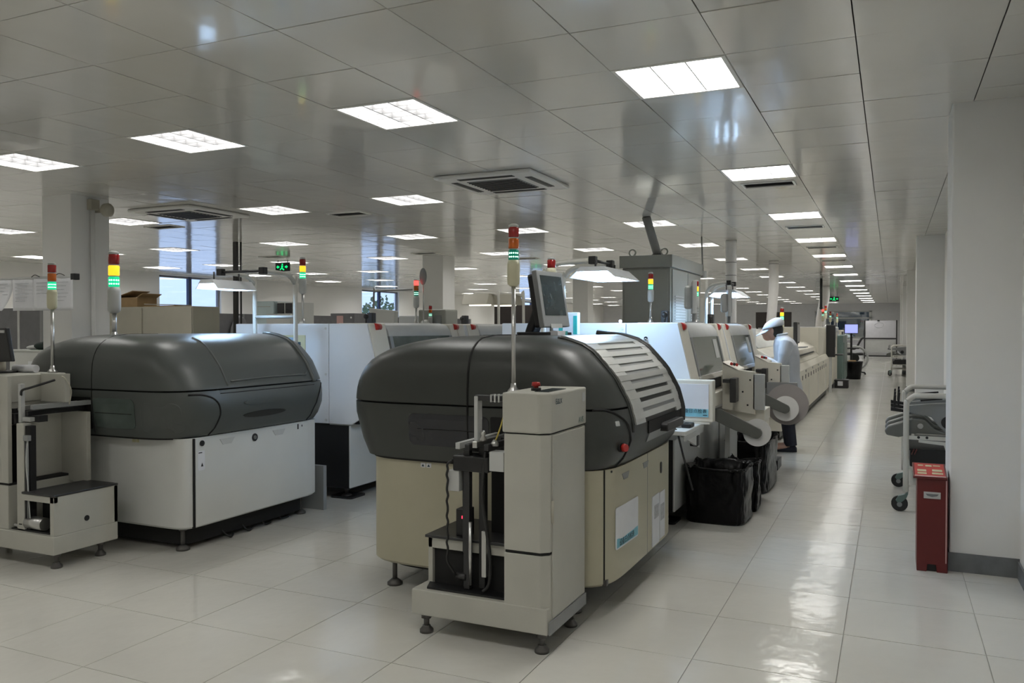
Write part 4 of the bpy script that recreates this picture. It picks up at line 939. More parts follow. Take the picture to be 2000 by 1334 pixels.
# bench lamps on bent tube frames
def lamp_rig(legs, ext, z0, zt, fc, label, label2, cross=None):
    """legs: two (x, y); ext: horizontal reach of the bent arms; fc: fixture (x0, x1, y0, y1, z)"""
    (xa, ya), (xb, yb) = legs; e = Vector((ext[0], ext[1], 0)); u = e.normalized()
    t = thing('lamp_frame', label, 'lamp frame', ((xa+xb)/2, (ya+yb)/2, z0)); ends = []
    for (x, y) in legs:
        B = Vector((x, y, 0)); Q = lambda d, z: tuple(B + u*d + Vector((0, 0, z)))
        MB().tube(smooth_path([Q(0, z0), Q(0, zt-0.16), Q(0.02, zt-0.07), Q(0.07, zt-0.02), Q(0.15, zt), Q(e.length, zt+0.01)], 4), 0.019, 10).build('bent_tube', M_POLE, t)
        c = Vector(Q(e.length+0.02, zt+0.01)); ends.append(c); BX(c.x-0.026, c.x+0.026, c.y-0.026, c.y+0.026, c.z-0.028, c.z+0.028).build('end_cap', M_BLACK, t, 0.004)
    if cross: MB().cyl((xa, ya, cross), (xb, yb, cross), 0.014, n=8).build('cross_bar', M_LGREY, t)
    MB().tube(ends, 0.011, 8).build('hanger_rail', M_DARK, t)
    fx0, fx1, fy0, fy1, fz = fc
    f = thing('bench_lamp', label2, 'lamp', ((fx0+fx1)/2, (fy0+fy1)/2, fz))
    m = (fx0+fx1)/2; w_ = (fx1-fx0)/2; hh = 0.075
    out = [(m-w_, fz), (m-w_*0.5, fz+hh), (m+w_*0.5, fz+hh), (m+w_, fz)]
    inn = [(m+w_-0.006, fz), (m+w_*0.5-0.004, fz+hh-0.006), (m-w_*0.5+0.004, fz+hh-0.006), (m-w_+0.006, fz)]
    mb = MB(); pts = out + inn
    for y in (fy0, fy1): mb.v += [(p[0], y, p[1]) for p in pts]
    for i in range(8): mb.f.append([i, (i+1) % 8, 8+(i+1) % 8, 8+i]); mb.sm.append(False)
    for b in (0, 8):
        for q in ((0, 1, 6, 7), (1, 2, 5, 6), (2, 3, 4, 5)): mb.f.append([b+k for k in (q if b else q[::-1])]); mb.sm.append(False)
    mb.prism([(p[0], p[1]) for p in out], 'y', fy1, fy1+0.005)  # closed far end, added to keep tube glare off the frame legs
    mb.prism([(m-w_*0.72, fz+0.042), (m-w_*0.5, fz+hh), (m+w_*0.5, fz+hh), (m+w_*0.72, fz+0.042)], 'y', fy0-0.004, fy0)  # upper near-end plate, added to hide the tubes from the ceiling reflection
    mb.build('reflector', mat('reflector_white', (0.62, 0.64, 0.66), 0.4), f)
    for k in (-1, 0, 1): MB().cyl((m+k*w_*0.52, fy0+0.02, fz+0.026), (m+k*w_*0.52, fy1-0.02, fz+0.026), 0.013, n=10).build('tube_lamp', M_LAMP, f)
    for y in (fy0+0.08, fy1-0.08): MB().cyl((m, y, fz+hh-0.004), (m, y, zt), 0.007, n=8).build('hanger', M_DARK, f)
lamp_rig(((-5.10, 5.64), (-4.65, 5.64)), (0.0, -0.38), 0.0, 1.94, (-5.12, -4.88, 4.98, 5.42, 1.80), 'bent tube lamp frame rising behind the white printer', 'bench lamp hanging left above the white printer hood', 1.58)
lamp_rig(((-2.31, 5.56), (-2.31, 5.96)), (0.36, 0.0), 0.785, 1.955, (-2.06, -1.72, 5.42, 6.02, 1.835), 'bent tube lamp frame behind the roof monitor', 'brightly lit bench lamp right of the roof monitor')
lamp_rig(((-2.05, 10.10), (-2.05, 10.45)), (0.25, 0.0), 1.48, 2.02, (-1.98, -1.58, 9.85, 10.45, 1.86), 'bent tube lamp frame before the second white duct', 'lit bench lamp above the second aisle placement machine')
# two lamps with beige shades behind the left line
def shade_lamp(x, y, z, label, lab2=None):
    t = thing('shade_lamp', label, 'lamp', (x, y, 0))
    MB().tube(smooth_path([(x, y, 0.0), (x, y, z-0.12), (x-0.03, y, z-0.03), (x-0.10, y, z), (x-0.42, y, z+0.012)], 5), 0.022, 10).build('bent_tube', M_POLE, t)
    mb = MB(); x0, x1 = x-0.52, x-0.10
    MB().prism([(y-0.20, z-0.16), (y+0.20, z-0.16), (y+0.12, z), (y-0.12, z)], 'x', x0, x1).build('shade', M_BEIGE, t, 0.004)
    MB().cyl((x0+0.03, y, z-0.165), (x1-0.03, y, z-0.165), 0.014, n=8).build('tube_lamp', mat('warm_tube', (0.9, 0.9, 0.8), 0.5, var=0, emit=(1, 0.93, 0.75), estr=3.0), t)
shade_lamp(-5.34, 11.1, 2.0, 'nearer beige-shaded lamp on a bent tube, left of the roof monitor')
shade_lamp(-5.11, 11.5, 2.0, 'farther beige-shaded lamp on a bent tube, behind the signal pole')

# ---------------------------------------------------------------- oven and the rest of the aisle line
def oven():
    t = thing('reflow_oven', 'long cream reflow oven with a row of dark vents', 'oven', (-1.95, 15.6, 0)); ya, yb = 11.3, 20.2
    MB().prism([(-2.36, 0.12), (-1.30, 0.12), (-1.30, 0.80), (-1.36, 0.90), (-2.36, 0.90)], 'y', ya, yb).build('lower_body', M_IVORY, t, 0.01)
    MB().prism([(-2.36, 0.90), (-1.36, 0.905), (-1.42, 1.0), (-1.44, 1.10), (-1.62, 1.20), (-2.36, 1.22)], 'y', ya, yb-2.0).build('top_hood', M_IVORY, t, 0.01)
    BX(-2.36, -1.37, yb-2.0, yb, 0.90, 1.50).build('end_cabinet', M_IVORY, t, 0.01)
    MB().prism([(-2.36, 1.20), (-1.66, 1.20), (-1.9, 1.42), (-2.36, 1.48)], 'y', ya+0.5, 16.0).build('raised_lid', M_WHITE, t, 0.02)
    BX(-2.3, -1.34, ya+0.1, yb-0.1, 0.02, 0.12).build('plinth', M_BLACK, t)
    BX(-1.415, -1.395, 13.2, 17.4, 1.005, 1.03).build('hood_slot', M_BLACK, t)
    for k in range(12):
        y = 13.5 + 0.52*k; BX(-1.302, -1.296, y, y+0.10, 0.64, 0.71).build('vent', M_BLACK, t)
    for k in range(5):
        y = 13.3 + 1.3*k; MB().cyl((-1.30, y, 0.77), (-1.29, y, 0.77), 0.02, n=10).build('knob', M_GREY, t)
    for y in (13.2, 15.2, 17.2, 19.2): BX(-1.301, -1.296, y, y+0.02, 0.15, 0.60).build('door_gap', M_LGREY, t)
    BX(-1.301, -1.294, 12.85, 12.95, 0.30, 0.38).build('side_handle', M_BLACK, t)
    signal(t, -1.64, 14.2, 1.2, 0.28, 1.2, 'AG')
oven()
t = thing('transfer_module', 'pale transfer cabinet just beyond the operator', 'machine', (-2.2, 10.5, 0))
BX(-2.36, -1.62, 9.95, 11.2, 0.1, 1.48).build('body', M_PANEL, t, 0.01); BX(-1.62, -1.44, 9.98, 11.15, 0.1, 0.90).build('front_bay', M_IVORY, t, 0.01); BX(-1.45, -1.42, 10.05, 11.1, 0.88, 0.97).build('edge_rail', M_IVORY, t)
for (x, y) in ((-2.28, 10.05), (-1.55, 10.05), (-2.28, 11.1), (-1.55, 11.1)): level_foot(x, y, 0.11, t)
for i, (x, z, m) in enumerate(((-1.53, 0.905, M_DARK), (-1.56, 0.905, M_LGREY), (-1.50, 0.905, M_GREY))):
    y = 10.1 + 0.16*i
    t = thing('hand_tool', ['small dark tool on the bay beside the operator', 'small pale tool on the bay beside the operator', 'small grey tool on the bay beside the operator'][i], 'tool', (x, y, 0.90))
    MB().cyl((x-0.03, y, 0.915), (x+0.03, y+0.05, 0.915), 0.012, n=8).build('handle', m, t); MB().cyl((x+0.03, y+0.05, 0.915), (x+0.06, y+0.075, 0.915), 0.005, n=6).build('tip', M_STEEL, t)
def tall_monitor(x, y, z, h_, label, shelf=False):
    t = thing('monitor', label, 'monitor', (x, y, z))
    BX(x-0.05, x+0.01, y-0.24, y+0.24, z+0.08, z+h_).build('shell', M_DARK, t, 0.012); BX(x+0.011, x+0.016, y-0.21, y+0.21, z+0.11, z+h_-0.04).build('screen', M_GLASSD, t)
    BX(x-0.04, x+0.0, y-0.05, y+0.05, z, z+0.1).build('stand_neck', M_BLACK, t)
    MB().obox((x+0.05, y-0.1, z+0.015), 0.22, 0.4, 0.02, Matrix.Rotation(-0.06, 3, 'Y')).build('keyboard_tray', M_GREY if not shelf else M_BLACK, t)
tall_monitor(-1.47, 15.0, 1.14, 0.45, 'dark upright monitor on the oven just right of the operator')
t = thing('operator_terminal', 'dark terminal with keyboard shelf at the oven end', 'terminal', (-1.27, 20.3, 0))
BX(-1.365, -1.17, 20.25, 20.40, 0.82, 1.56).build('display', M_BLACK, t, 0.01); BX(-1.168, -1.164, 20.26, 20.39, 1.05, 1.5).build('screen', M_SCRDIM, t); BX(-1.17, -1.0, 20.2, 20.6, 0.86, 0.89).build('keyboard_shelf', M_BLACK, t, 0.006); BX(-1.30, -1.24, 20.28, 20.36, 0.0, 0.82).build('stand_post', M_LGREY, t)
t = thing('unloader', 'cream end cabinet with teal-grey side down the aisle', 'machine', (-1.9, 23.6, 0))
BX(-2.6, -1.30, 21.6, 23.4, 0.1, 1.38).build('cream_body', M_IVORY, t, 0.01); BX(-2.6, -1.26, 21.4, 23.3, 1.38, 1.52).build('white_hood', M_WHITE, t, 0.03)
BX(-1.30, -1.29, 21.7, 23.3, 0.15, 0.75).build('door', M_IVORY, t); BX(-2.6, -1.32, 21.7, 23.3, 0.0, 0.1).build('plinth', M_BLACK, t)
BX(-2.6, -1.16, 23.5, 25.6, 0.06, 1.30).build('teal_body', M_TEALG, t, 0.02); BX(-1.16, -1.14, 23.7, 25.4, 0.12, 1.1).build('teal_door', M_TEALG, t); BX(-2.6, -1.3, 23.5, 25.6, 0.0, 0.06).build('plinth', M_BLACK, t)
signal(t, -1.55, 22.8, 1.52, 0.22, 1.2, '')
for k, y in enumerate((27.5, 31.0, 35.0)):
    t = thing('placement_machine', ['far cream machine just behind the teal-grey cabinet', 'far cream machine, second beyond the teal-grey cabinet', 'farthest cream machine of the aisle line'][k], 'machine', (-2.2, y, 0))
    BX(-2.9, -1.75, y-1.0, y+1.0, 0.1, 1.42).build('body', M_IVORY, t, 0.02); BX(-1.75, -1.45, y-0.9, y+0.9, 0.1, 0.9).build('front_bay', M_LGREY, t, 0.02); BX(-1.751, -1.70, y-0.7, y+0.7, 1.0, 1.36).build('window', M_SMOKE, t); BX(-2.8, -1.6, y-0.95, y+0.95, 0, 0.1).build('plinth', M_BLACK, t)
    signal(t, -1.95, y, 1.42, 0.3, 1.3, '' if k else 'R')
flat_monitor('monitor', 'lit blue-white screen down the aisle', -1.10, 27.0, 0.0, 0.0)
t = bpy.data.objects[[o.name for o in COL.objects if o.get('label') == 'lit blue-white screen down the aisle'][0]]
for c in list(t.children): bpy.data.objects.remove(c)
BX(-1.30, -0.90, 26.98, 27.03, 1.32, 1.62).build('bezel', M_BLACK, t); BX(-1.28, -0.92, 26.97, 26.98, 1.34, 1.60).build('screen', M_SCREEN, t); BX(-1.13, -1.07, 26.99, 27.05, 0.9, 1.34).build('stand_neck', M_BLACK, t)
BX(-1.33, -0.87, 26.8, 27.2, 0.86, 0.9).build('stand_shelf', M_DARK, t); BX(-1.13, -1.07, 26.97, 27.03, 0.0, 0.86).build('stand_post', M_DARK, t)
t = thing('rework_stool', 'grey wheeled stool and curved guard far down the aisle', 'stool', (-1.05, 28.6, 0))
MB().lathe((-1.05, 28.6, 0.62), [(0.24, 0), (0.26, 0.02), (0.26, 0.07), (0.2, 0.09)], 'z', 18).build('seat', M_DARK, t); MB().cyl((-1.05, 28.6, 0.1), (-1.05, 28.6, 0.62), 0.03).build('column', M_STEEL, t)
for k in range(5):
    a = 2*PI*k/5; MB().cyl((-1.05, 28.6, 0.12), (-1.05+0.3*math.cos(a), 28.6+0.3*math.sin(a), 0.06), 0.02).ball((-1.05+0.3*math.cos(a), 28.6+0.3*math.sin(a), 0.03), 0.03, 8, 6).build('leg', M_DARK, t)
rg = MB().tube([(-0.95+0.02*math.sin(a), 27.9, 0.52+0.36*math.sin(a)) if False else (-1.02+0.36*math.cos(a), 27.9, 0.55+0.36*math.sin(a)) for a in lin(0, 2*PI, 25)], 0.035, 8, False)
t2 = thing('large_reel', 'pale round reel standing far down the aisle', 'reel', (-1.02, 27.9, 0.15)); rg.build('rim', M_LGREY, t2); MB().cyl((-1.02, 27.88, 0.55), (-1.02, 27.94, 0.55), 0.12).build('hub', M_DARK, t2)
BX(-1.06, -0.98, 27.88, 27.94, 0.0, 0.25).build('stand', M_DARK, t2)
t = thing('waste_bin', 'black bag-lined bin far down the aisle', 'bin', (-1.0, 25.9, 0))
MB().lathe((-1.0, 26.0, 0), [(0.20, 0), (0.25, 0.45), (0.27, 0.52), (0.24, 0.50), (0.20, 0.35)], 'z', 16).build('lining', M_BAG, t)
BX(-1.14, -0.92, 25.9, 26.1, 0.36, 0.55).build('crumpled_waste', M_CARD, t, 0.03)
t = thing('black_crate', 'low black crate with a white label on the aisle floor', 'crate', (-1.2, 22.15, 0))
BX(-1.27, -0.96, 21.9, 22.3, 0.0, 0.20).build('body', M_BLACK, t, 0.01); BX(-1.20, -1.08, 21.893, 21.9, 0.06, 0.17).build('label', M_PAPER, t); BX(-1.28, -0.95, 21.88, 22.32, 0.18, 0.205).build('lid', M_BLACK, t, 0.004)
# far end: whiteboard and black hand rail
t = thing('whiteboard', 'rolling whiteboard in front of the far end wall', 'whiteboard', (-0.55, 44.0, 0))
BX(-1.15, 0.22, 44.0, 44.04, 1.02, 1.86).build('board', M_BOARD, t); BX(-1.2, 0.27, 43.98, 44.05, 0.95, 1.02).build('tray', M_DARK, t); BX(-1.15, 0.22, 44.0, 44.03, 0.30, 0.92).build('lower_panel', M_LGREY, t)
for x in (-1.19, 0.24): BX(x-0.03, x+0.03, 43.97, 44.07, 0.0, 1.88).build('post', M_DARK, t)
BX(-1.2, 0.25, 43.9, 44.15, 0.10, 0.17).build('foot_bar', M_DARK, t)
BX(-0.62, -0.52, 43.98, 44.0, 1.83, 1.89).build('clip', M_BLACK, t)
MB().tube(smooth_path([(-0.75, 43.995, 1.66), (-0.55, 43.995, 1.78), (-0.35, 43.995, 1.70), (-0.40, 43.995, 1.55), (-0.62, 43.995, 1.52), (-0.75, 43.995, 1.60)], 4), 0.008, 5).build('marker_sketch', M_INKG, t)
t = thing('hand_rail', 'stepped black rail before the far end wall', 'rail', (-1.9, 44.5, 0))
MB().tube(smooth_path([(-2.9, 44.5, 0.45), (-1.9, 44.5, 0.45), (-1.6, 44.5, 0.50), (-1.35, 44.5, 0.95), (-1.2, 44.5, 1.0)], 4), 0.05, 8).build('rail', M_DARK, t); MB().cyl((-2.8, 44.5, 0), (-2.8, 44.5, 0.45), 0.04).cyl((-1.9, 44.5, 0), (-1.9, 44.5, 0.45), 0.04).build('post', M_DARK, t)
t = thing('work_counter', 'pale counter under the far glazing', 'counter', (-2.6, 47.5, 0)); BX(-4.0, -1.3, 47.2, 47.8, 0.85, 0.92).build('top', M_LGREY, t); BX(-3.9, -1.4, 47.3, 47.7, 0.0, 0.85).build('body', M_BOARD, t)
t = thing('pale_blobs', 'pale rounded blobs over the far counter', 'bundle', (-2.1, 47.4, 0.92))
mb = MB(); random.seed(3)
for k in range(14): mb.ball((-2.1+random.uniform(-.25, .25), 47.4+random.uniform(-.1, .1), 1.20+random.uniform(-.16, .16)), random.uniform(.05, .09), 8, 6)  # loose group of small pale blue-white balls
mb.build('bundle', mat('pale_blue_matt', (0.65, 0.75, 0.80), 0.7), t); MB().cyl((-2.1, 47.4, 0.92), (-2.1, 47.4, 1.05), 0.08, 0.1).build('tray', M_LGREY, t)

# ---------------------------------------------------------------- tall cabinet, ducts, poles
t = thing('electrical_cabinet', 'tall grey steel cabinet behind the aisle machines', 'cabinet', (-2.72, 10.7, 0))
BX(-3.02, -2.42, 9.80, 11.5, 0.0, 2.22).build('body', M_CABG, t, 0.006); BX(-3.05, -2.39, 9.77, 11.53, 2.22, 2.37).build('top_hood', M_CABG, t, 0.006)
d = BX(-2.99, -2.45, 9.785, 9.80, 0.1, 2.20).build('front_door', M_CABG, t, 0.004); BX(-2.50, -2.48, 9.77, 9.785, 1.0, 1.2).build('door_handle', M_DARK, d)
for (a, b) in ((9.86, 10.66), (10.70, 11.45)):
    d = BX(-2.42, -2.405, a, b, 0.1, 2.2).build('side_door', M_CABG, t, 0.004)
    for k in range(10): BX(-2.406, -2.40, a+0.12, b-0.12, 1.55+0.035*k, 1.565+0.035*k).build('louvre', M_LGREY, d)
for (x, y) in ((-2.52, 9.9), (-2.92, 9.9)): MB().tube([(x+0.04*math.cos(a), y, 2.37+0.045+0.04*math.sin(a)) for a in lin(-PI/2, 1.5*PI, 17)], 0.010, 6).build('lifting_eye', M_CABG, t)
t = thing('exhaust_hose', 'grey slanted hose from the tall cabinet up to the ceiling', 'hose', (-2.66, 9.95, 2.37)); MB().cyl((-2.62, 9.98, 2.372), (-2.72, 9.80, CEIL-0.002), 0.052, n=14).build('hose', M_GREY, t); MB().lathe((-2.62, 9.98, 2.371), [(0.075, 0), (0.075, 0.02), (0.055, 0.03)], 'z', 14).build('collar', M_DARK, t)
def duct(x, y, z0, r, label, bend=0.0, bands=()):
    t = thing('exhaust_duct', label, 'duct', (x, y, z0))
    MB().tube(smooth_path([(x-bend*0.6, y, z0), (x-bend*0.5, y, z0+0.35), (x-bend*0.1, y, z0+0.9), (x, y, (z0+CEIL)/2+0.35), (x, y, CEIL-0.001)], 5), r, 16).build('pipe', M_DUCT, t)
    for z in bands: MB().cyl((x, y, z-0.006), (x, y, z+0.006), r+0.004, n=16).build('band', M_GREY, t)
duct(-2.26, 13.0, 1.49, 0.085, 'nearest round white exhaust duct rising from the oven', 0.0, (2.50, 2.30))
duct(-2.16, 17.3, 1.22, 0.095, 'second white exhaust duct, above the operator cap', 0.10, (2.78,))
duct(-1.95, 28.2, 1.42, 0.15, 'third white exhaust duct far down the aisle', 0.22)
t = thing('cable_drop', 'dark double cable drop from the ceiling near the first window', 'cable', (-9.36, 9.95, 0)); MB().box(-9.42, -9.34, 9.93, 9.97, 1.0, CEIL-0.001).build('trunking', M_DARK, t, 0.004); MB().cyl((-9.31, 9.99, 1.0), (-9.31, 9.99, CEIL-0.001), 0.014, n=8).build('cable', M_CORD, t); BX(-9.5, -9.25, 9.85, 10.05, 0.0, 1.0).build('floor_box', M_GREY, t)
t = thing('cable_drop', 'bent grey conduit before the second side window', 'cable', (-8.3, 13.4, 1.0)); MB().tube(smooth_path([(-9.0, 13.2, 0.0), (-9.0, 13.2, 2.1), (-8.97, 13.2, 2.17), (-8.9, 13.2, 2.2), (-8.2, 13.3, 2.21)], 4), 0.018, 8).build('conduit', M_GREY, t)
t = thing('hanging_hose', 'thin dark rod hanging from the ceiling over the aisle line', 'rod', (-1.9, 25.0, CEIL-0.45)); MB().cyl((-1.75, 24.0, 2.05), (-1.75, 24.0, CEIL-0.001), 0.035, n=8).build('rod', M_DARK, t); MB().ball((-1.75, 24.0, 2.04), 0.045, 8, 6).build('tip', M_DARK, t)
t = thing('cable_drop', 'thin cable with a grey box hanging near the tall cabinet', 'cable', (-2.55, 12.4, 2.2)); MB().tube([(-2.57, 12.3, CEIL-0.001), (-2.55, 12.3, 2.33)], 0.012, 6).build('cable', M_GREY, t); BX(-2.62, -2.50, 12.26, 12.34, 2.23, 2.33).build('box', M_LGREY, t, 0.006)
# green exit signs hanging from the ceiling
for i, (x, y, lab, wd) in enumerate(((-11.03, 13.0, 'green running-man exit sign left of centre', 0.34), (-8.3, 19.5, 'green exit sign seen behind the signal pole', 0.30), (-1.95, 33.0, 'green exit sign far above the aisle line', 0.34))):
    t = thing('exit_sign', lab, 'sign', (x, y, 2.6)); z = 2.62 if i == 0 else 2.5
    BX(x-wd/2, x+wd/2, y-0.02, y+0.02, z, z+0.17).build('case', M_BLACK, t, 0.004)
    for s in (-1, 1): MB().cyl((x+s*wd*0.35, y, z+0.17), (x+s*wd*0.35, y, CEIL-0.001), 0.006, n=6).build('hanger', M_DARK, t)
    f = y-0.021
    MB().ball((x+0.005, f, z+0.135), (0.018, 0.002, 0.018), 10, 6).build('man_head', M_EXIT, t)
    MB().prism([(x-0.02, z+0.115), (x+0.03, z+0.11), (x+0.015, z+0.065), (x+0.06, z+0.03), (x+0.035, z+0.015), (x-0.005, z+0.05), (x-0.045, z+0.02), (x-0.06, z+0.035), (x-0.02, z+0.07)], 'y', f-0.002, f).build('man_body', M_EXIT, t)
    for s in (-1, 1): MB().prism([(x+s*0.07, z+0.10), (x+s*0.07, z+0.07), (x+s*0.105, z+0.07), (x+s*0.105, z+0.05), (x+s*0.145, z+0.085), (x+s*0.105, z+0.12), (x+s*0.105, z+0.10)], 'y', f-0.002, f).build('arrow', M_EXIT, t)
# ---------------------------------------------------------------- the operator
def person():
    px, py = -1.12, 10.44
    t = thing('person', 'operator in pale work coat and cap bending over the machine', 'person', (px, py, 0))
    F = Vector((-0.985, -0.17, 0)); Lf = Vector((0.17, -0.985, 0))      # forward, left (towards the camera)
    def W(a, l, z): return Vector((px, py, 0)) + F*a + Lf*l + Vector((0, 0, z))
    b = MB()
    b.tube([W(0, 0, .82), W(.01, 0, .96), W(.03, 0, 1.14), W(.06, 0, 1.28), W(.10, 0, 1.36), W(.145, 0, 1.41)], [.13, .12, .13, .12, .064, .058], 14)
    b.ball(tuple(W(.205, 0, 1.455)), (.104, .082, .122), 20, 14); b.ball(tuple(W(.25, 0, 1.392)), (.062, .055, .064), 14, 10)
    b.tube([W(.292, 0, 1.475), W(.32, 0, 1.443), W(.332, 0, 1.422), W(.306, 0, 1.408)], [.012, .016, .018, .012], 8)
    for s in (-1, 1):
        b.ball(tuple(W(.20, s*.078, 1.45)), (.022, .014, .034), 8, 8)
        b.tube([W(0, s*.09, .84), W(.015, s*.10, .62), W(.03, s*.10, .46), W(.0, s*.10, .28), W(-.02, s*.10, .09)], [.085, .075, .058, .056, .042], 12)
        b.tube([W(-.05, s*.10, .045), W(.03, s*.105, .045), W(.13, s*.11, .035), W(.18, s*.115, .03)], [.038, .042, .038, .022], 10)
        sh = W(.05, s*.175, 1.30); el = W(.12 if s > 0 else .15, s*.225, 1.035); wr = W(.335, s*.16, 1.115)
        b.tube([W(.05, s*.10, 1.30), sh, sh.lerp(el, .5), el, el.lerp(wr, .5), wr], [.06, .058, .048, .042, .038, .028], 12)
        d = (wr - el).normalized(); lat = Lf*s; up = Vector((0, 0, 1))
        pc = wr + d*.055
        b.tube([wr, wr + d*.03, wr + d*.085], [.027, .034, .03], 10); b.ball(tuple(pc + lat*.01), (.036, .036, .02), 10, 8)
        for k, (o, ln) in enumerate(((-.027, .062), (-.009, .072), (.009, .068), (.026, .052))):
            r = wr + d*.085 + lat*o
            b.tube([r, r + d*ln*.5 - up*.004, r + d*ln*.8 - up*.016, r + d*ln - up*.032], [.0095, .009, .0085, .0075], 7)
        r = wr + d*.03 - lat*.030
        b.tube([r, r + d*.025 - lat*.018 - up*.006, r + d*.052 - lat*.02 - up*.016], [.011, .010, .008], 7)
    o = b.build('body', M_SKIN, t)
    m = o.modifiers.new('remesh', 'REMESH'); m.mode = 'VOXEL'; m.voxel_size = 0.0065; m.use_smooth_shade = True
    m = o.modifiers.new('smooth', 'SMOOTH'); m.iterations = 3; m.factor = 0.5
    def ell(a, z, rx, ry, n=26, tw=0.0):
        return [W(a + rx*math.cos(q) + tw*math.sin(3*q), ry*math.sin(q) + tw*math.cos(5*q), z) for q in [2*PI*k/n for k in range(n)]]
    c = MB()
    c.loft([ell(-.01, .50, .165, .205, tw=.008), ell(-.008, .62, .162, .20, tw=.007), ell(0, .78, .155, .19, tw=.005), ell(.015, .90, .14, .178, tw=.003), ell(.02, 1.05, .145, .18, tw=.002), ell(.03, 1.18, .15, .20), ell(.045, 1.28, .14, .20), ell(.06, 1.34, .115, .165), ell(.085, 1.385, .085, .095), ell(.105, 1.41, .07, .074)], True, True)
    for s in (-1, 1):
        sh = W(.045, s*.17, 1.29); el = W(.105 if s > 0 else .135, s*.235, 1.025); wr = W(.305, s*.168, 1.10)
        c.tube([W(.045, s*.09, 1.295), sh, sh.lerp(el, .5) + Lf*s*.012, el, el.lerp(wr, .55), wr], [.085, .082, .072, .066, .058, .052], 14)
    o = c.build('work_coat', M_COAT, t)
    m = o.modifiers.new('remesh', 'REMESH'); m.mode = 'VOXEL'; m.voxel_size = 0.008; m.use_smooth_shade = True
    m = o.modifiers.new('smooth', 'SMOOTH'); m.iterations = 4; m.factor = 0.5
    MB().tube([W(.10 + .075*math.cos(q)*1.0, .078*math.sin(q), 1.405 - .012*math.cos(q)) for q in lin(0.5, 2*PI-0.5, 20)], .013, 8).build('collar', M_COAT, o)
    tr = MB()
    for s in (-1, 1): tr.tube([W(-.002, s*.095, .70), W(.012, s*.10, .50), W(.02, s*.10, .40), W(0, s*.10, .25), W(-.02, s*.10, .075)], [.098, .085, .078, .074, .070], 14)
    tr.build('trousers', M_NAVY, t)
    for s in (-1, 1):
        MB().loft([[W(a + 0, s*.108 + w_*math.cos(q), z0 + h_*max(-.0, math.sin(q))) for q in lin(0, PI, 10)] for (a, w_, z0, h_) in ((-.085, .03, .004, .05), (-.06, .042, .004, .085), (.02, .046, .004, .08), (.10, .048, .004, .055), (.17, .04, .004, .04), (.205, .02, .004, .02))], True, True).build('shoe', M_NAVY, t)
    # hair, cap, face
    MB().ball(tuple(W(.168, 0, 1.462)), (.100, .090, .112), 20, 12).build('hair', M_HAIR, t)
    cap = MB(); R = Matrix.Rotation(0.0, 3, 'Z')
    rings = []
    for j in range(9):
        u = j/8*PI/2; rr = math.cos(u); zz = math.sin(u)
        rings.append([W(.19 + .126*rr*math.cos(q) - .03*zz, .106*rr*math.sin(q), 1.492 + .118*zz - .030*rr*math.cos(q)) for q in [2*PI*k/24 for k in range(24)]])
    cap.loft(rings, True, True)
    o = cap.build('cap', M_COAT, t)
    br = MB(); top = []; bot = []
    for q in lin(-1.25, 1.25, 13):
        top.append((q,))
    inner = [W(.19 + .112*math.cos(q), .100*math.sin(q), 1.488 - .03*math.cos(q)) for q in lin(-1.2, 1.2, 13)]
    outer = [W(.215 + .175*math.cos(q), .098*math.sin(q), 1.462 - .075*math.cos(q)) for q in lin(-1.2, 1.2, 13)]
    v = inner + outer + [p - Vector((0, 0, .006)) for p in inner] + [p - Vector((0, 0, .006)) for p in outer]
    fs = []
    for k in range(12): fs += [(k, 13+k, 14+k, k+1), (26+k+1, 26+14+k, 26+13+k, 26+k), (13+k, 39+k, 40+k, 14+k), (k+1, 27+k, 26+k, k)]
    br.add(v, fs, True).build('cap_brim', M_COAT, o)
    for s in (-1, 1):
        MB().ball(tuple(W(.288, s*.036, 1.468)), (.010, .010, .008), 8, 6).build('eye', M_HAIR, t)
        MB().tube([W(.292, s*.018, 1.492), W(.288, s*.045, 1.490), W(.27, s*.062, 1.482)], .005, 6).build('eyebrow', M_HAIR, t)
    MB().tube([W(.288, -.022, 1.388), W(.298, 0, 1.386), W(.288, .022, 1.388)], .005, 6).build('mouth', mat('lip', (0.30, 0.13, 0.11), 0.5), t)
person()

